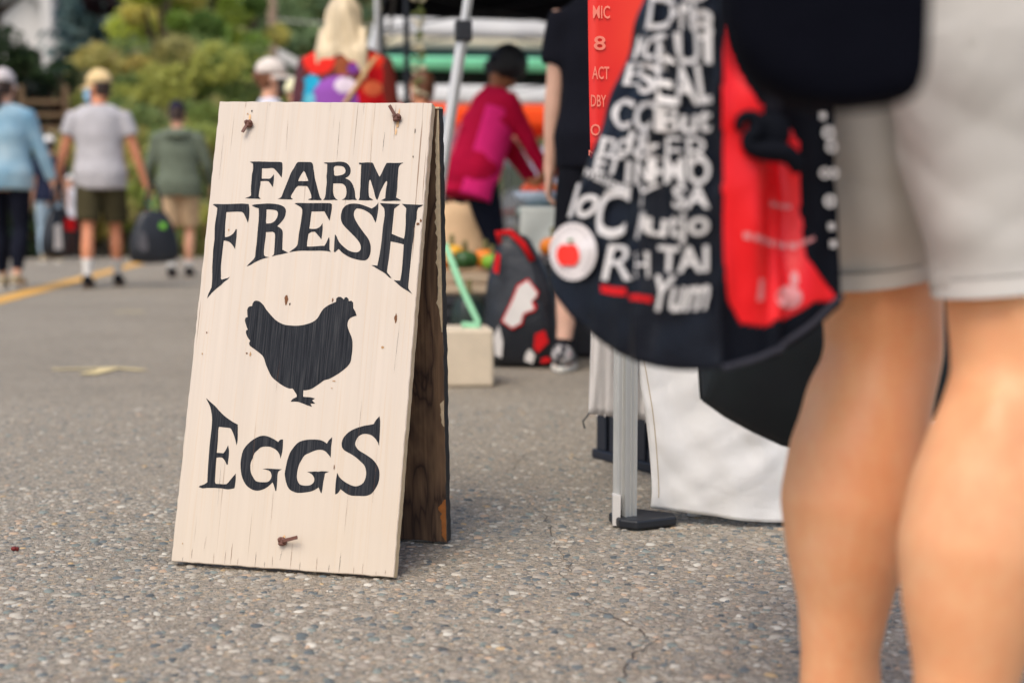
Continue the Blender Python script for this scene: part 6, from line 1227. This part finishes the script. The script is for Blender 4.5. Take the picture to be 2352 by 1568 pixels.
# side strap with its hook buckle
m = MB(); m.grid(lambda a, b: lerp(P(1742 + 52 * a + 14 * b, 268, 1.235 - .012 * sin(b * 3)), P(1772 + 46 * a, -250, 1.235), b) + Vector((0, -.006 * sin(pi * b), 0)), 3, 24); m.build('side_strap', fabric('grey_webbing', (34, 34, 42)), bag, world=True, smooth=True, solid=.003)
hk = [P(u, v_, 1.222) for u, v_ in ((1700, 305), (1693, 284), (1706, 266), (1730, 264), (1742, 285), (1738, 310), (1716, 318), (1712, 335), (1738, 346), (1780, 348), (1812, 352), (1828, 372), (1836, 400))]
m = MB(); m.tube(hk, [.003, .005, .006, .007, .009, .009, .007, .007, .009, .010, .010, .008, .006], 10, ref=(0, 1, 0)); m.ell(P(1768, 305, 1.228), (.019, .007, .018), nu=14, nv=10); m.build('hook_buckle', MATTE, bag, world=True, smooth=True, sub=1)
# handles up to the hand
hw2 = mw(p.o) @ p.hand[-1]
for sgn, A_, B_ in ((-1, SF(.25, 1), SF(.8, 1)), (1, SBK(.8, 1), SBK(.3, 1))):
    top_ = Vector((hw2.x, hw2.y + .0, max(hw2.z, A_.z + .03) - .055)); m = MB(); m.tube([A_ - Vector((0, 0, .05)), A_, lerp(A_, top_, .6) + Vector((0, 0, .015)), top_, lerp(B_, top_, .6) + Vector((0, 0, .015)), B_, B_ - Vector((0, 0, .05))], [(.014, .003)] * 7, 6, ref=(0, 1, 0)); m.build('handle', MATTE, bag, world=True, smooth=True)
# ---------------------------------------------------------------- plain dark bag behind it
DKB = NT('dark_green_black_cloth'); DKB.setp(Base_Color=DKB.ramp(DKB.noise(DKB.coord(), 7, 4), [(.3, (.006, .008, .012)), (.7, (.008, .018, .020))]), Roughness=.8); DKB.bump(DKB.noise(DKB.coord(), 12, 4), .3, .01); DKB = DKB.mat
y0 = 1.78; dk = thing('plain_bag', 'plain greenish black cloth bag hanging behind the printed bag', 'bag', (P(1900, 1040, y0).x, y0, P(1900, 1040, y0).z))
prof = [(1608, 700), (1607, 860), (1612, 918), (1660, 952), (1720, 985), (1790, 1018), (1860, 1036), (1940, 1038), (2020, 1014), (2090, 976), (2146, 958), (2180, 900), (2185, 700)]
pts = [P(u, v_, y0) for u, v_ in prof]; topl = [P(lerp(1640, 2120, i / (len(prof) - 1)), 470, y0) for i in range(len(prof))]
m = MB()
def DB(a, b, sgn):
    i = a * (len(pts) - 1); k = min(len(pts) - 2, int(i)); lo_ = lerp(pts[k], pts[k + 1], i - k); q = lerp(lo_, lerp(topl[k], topl[k + 1], i - k), b)
    return q + Vector((0, sgn * .075 * (max(0, 1 - (2 * a - 1) ** 4)) ** .5 * sin(pi * min(1, .02 + b * .9)) ** .6 + .008 * noise.noise(Vector((a * 5, b * 4, sgn))), 0))
m.grid(lambda a, b: DB(a, b, -1), 48, 24); m.grid(lambda a, b: DB(a, b, 1), 48, 24); m.build('bag_body', DKB, dk, world=True, smooth=True, solid=.002)
for q in (-1, 1):
    m = MB(); a, b = DB(.3, .98, q), DB(.7, .98, q); t_ = Vector(((a.x + b.x) / 2 - .02, y0 - .1, .88)); m.tube([a, lerp(a, t_, .6), t_, lerp(b, t_, .6), b], [(.014, .003)] * 5, 6, ref=(0, 1, 0)); m.build('handle', DKB, dk, world=True, smooth=True)
# ---------------------------------------------------------------- black shoulder bag at the hip, close to the camera
sb = thing('shoulder_bag', 'soft black shoulder bag at the shopper hip across the top of the grey shorts', 'bag', P(1930, 235, .82)); BLKF = fabric('black_canvas', (11, 12, 20), bump=.5, spec=.05)
outl = [(1655, -330), (1655, -60), (1660, 60), (1690, 160), (1760, 232), (1880, 262), (2000, 258), (2090, 240), (2122, 200), (2130, 60), (2132, -330)]
m = MB(); yb_ = .82; o_ = [P(u, v_, yb_) for u, v_ in outl]; ce = sum(o_, Vector()) / len(o_)
m.loft([[lerp(q, ce, .16) + Vector((0, -.028, 0)) for q in o_], [lerp(q, ce, .05) + Vector((0, -.020, 0)) for q in o_], o_, [lerp(q, ce, .04) + Vector((0, .024, 0)) for q in o_], [lerp(q, ce, .16) + Vector((0, .034, 0)) for q in o_]]); m.build('bag_body', BLKF, sb, world=True, smooth=True, sub=2)
sh_ = mw(p.o) @ p.sh[-1]
for u in (1720, 2090):
    m = MB(); a = P(u, -310, yb_); m.tube([a, lerp(a, sh_, .5) + Vector((0, -.06, 0)), sh_ + Vector((0, -.04, .06)), sh_ + Vector((0, .03, .075))], [(.016, .003)] * 4, 6, ref=(0, 1, 0)); m.build('strap', BLKF, sb, world=True, smooth=True)
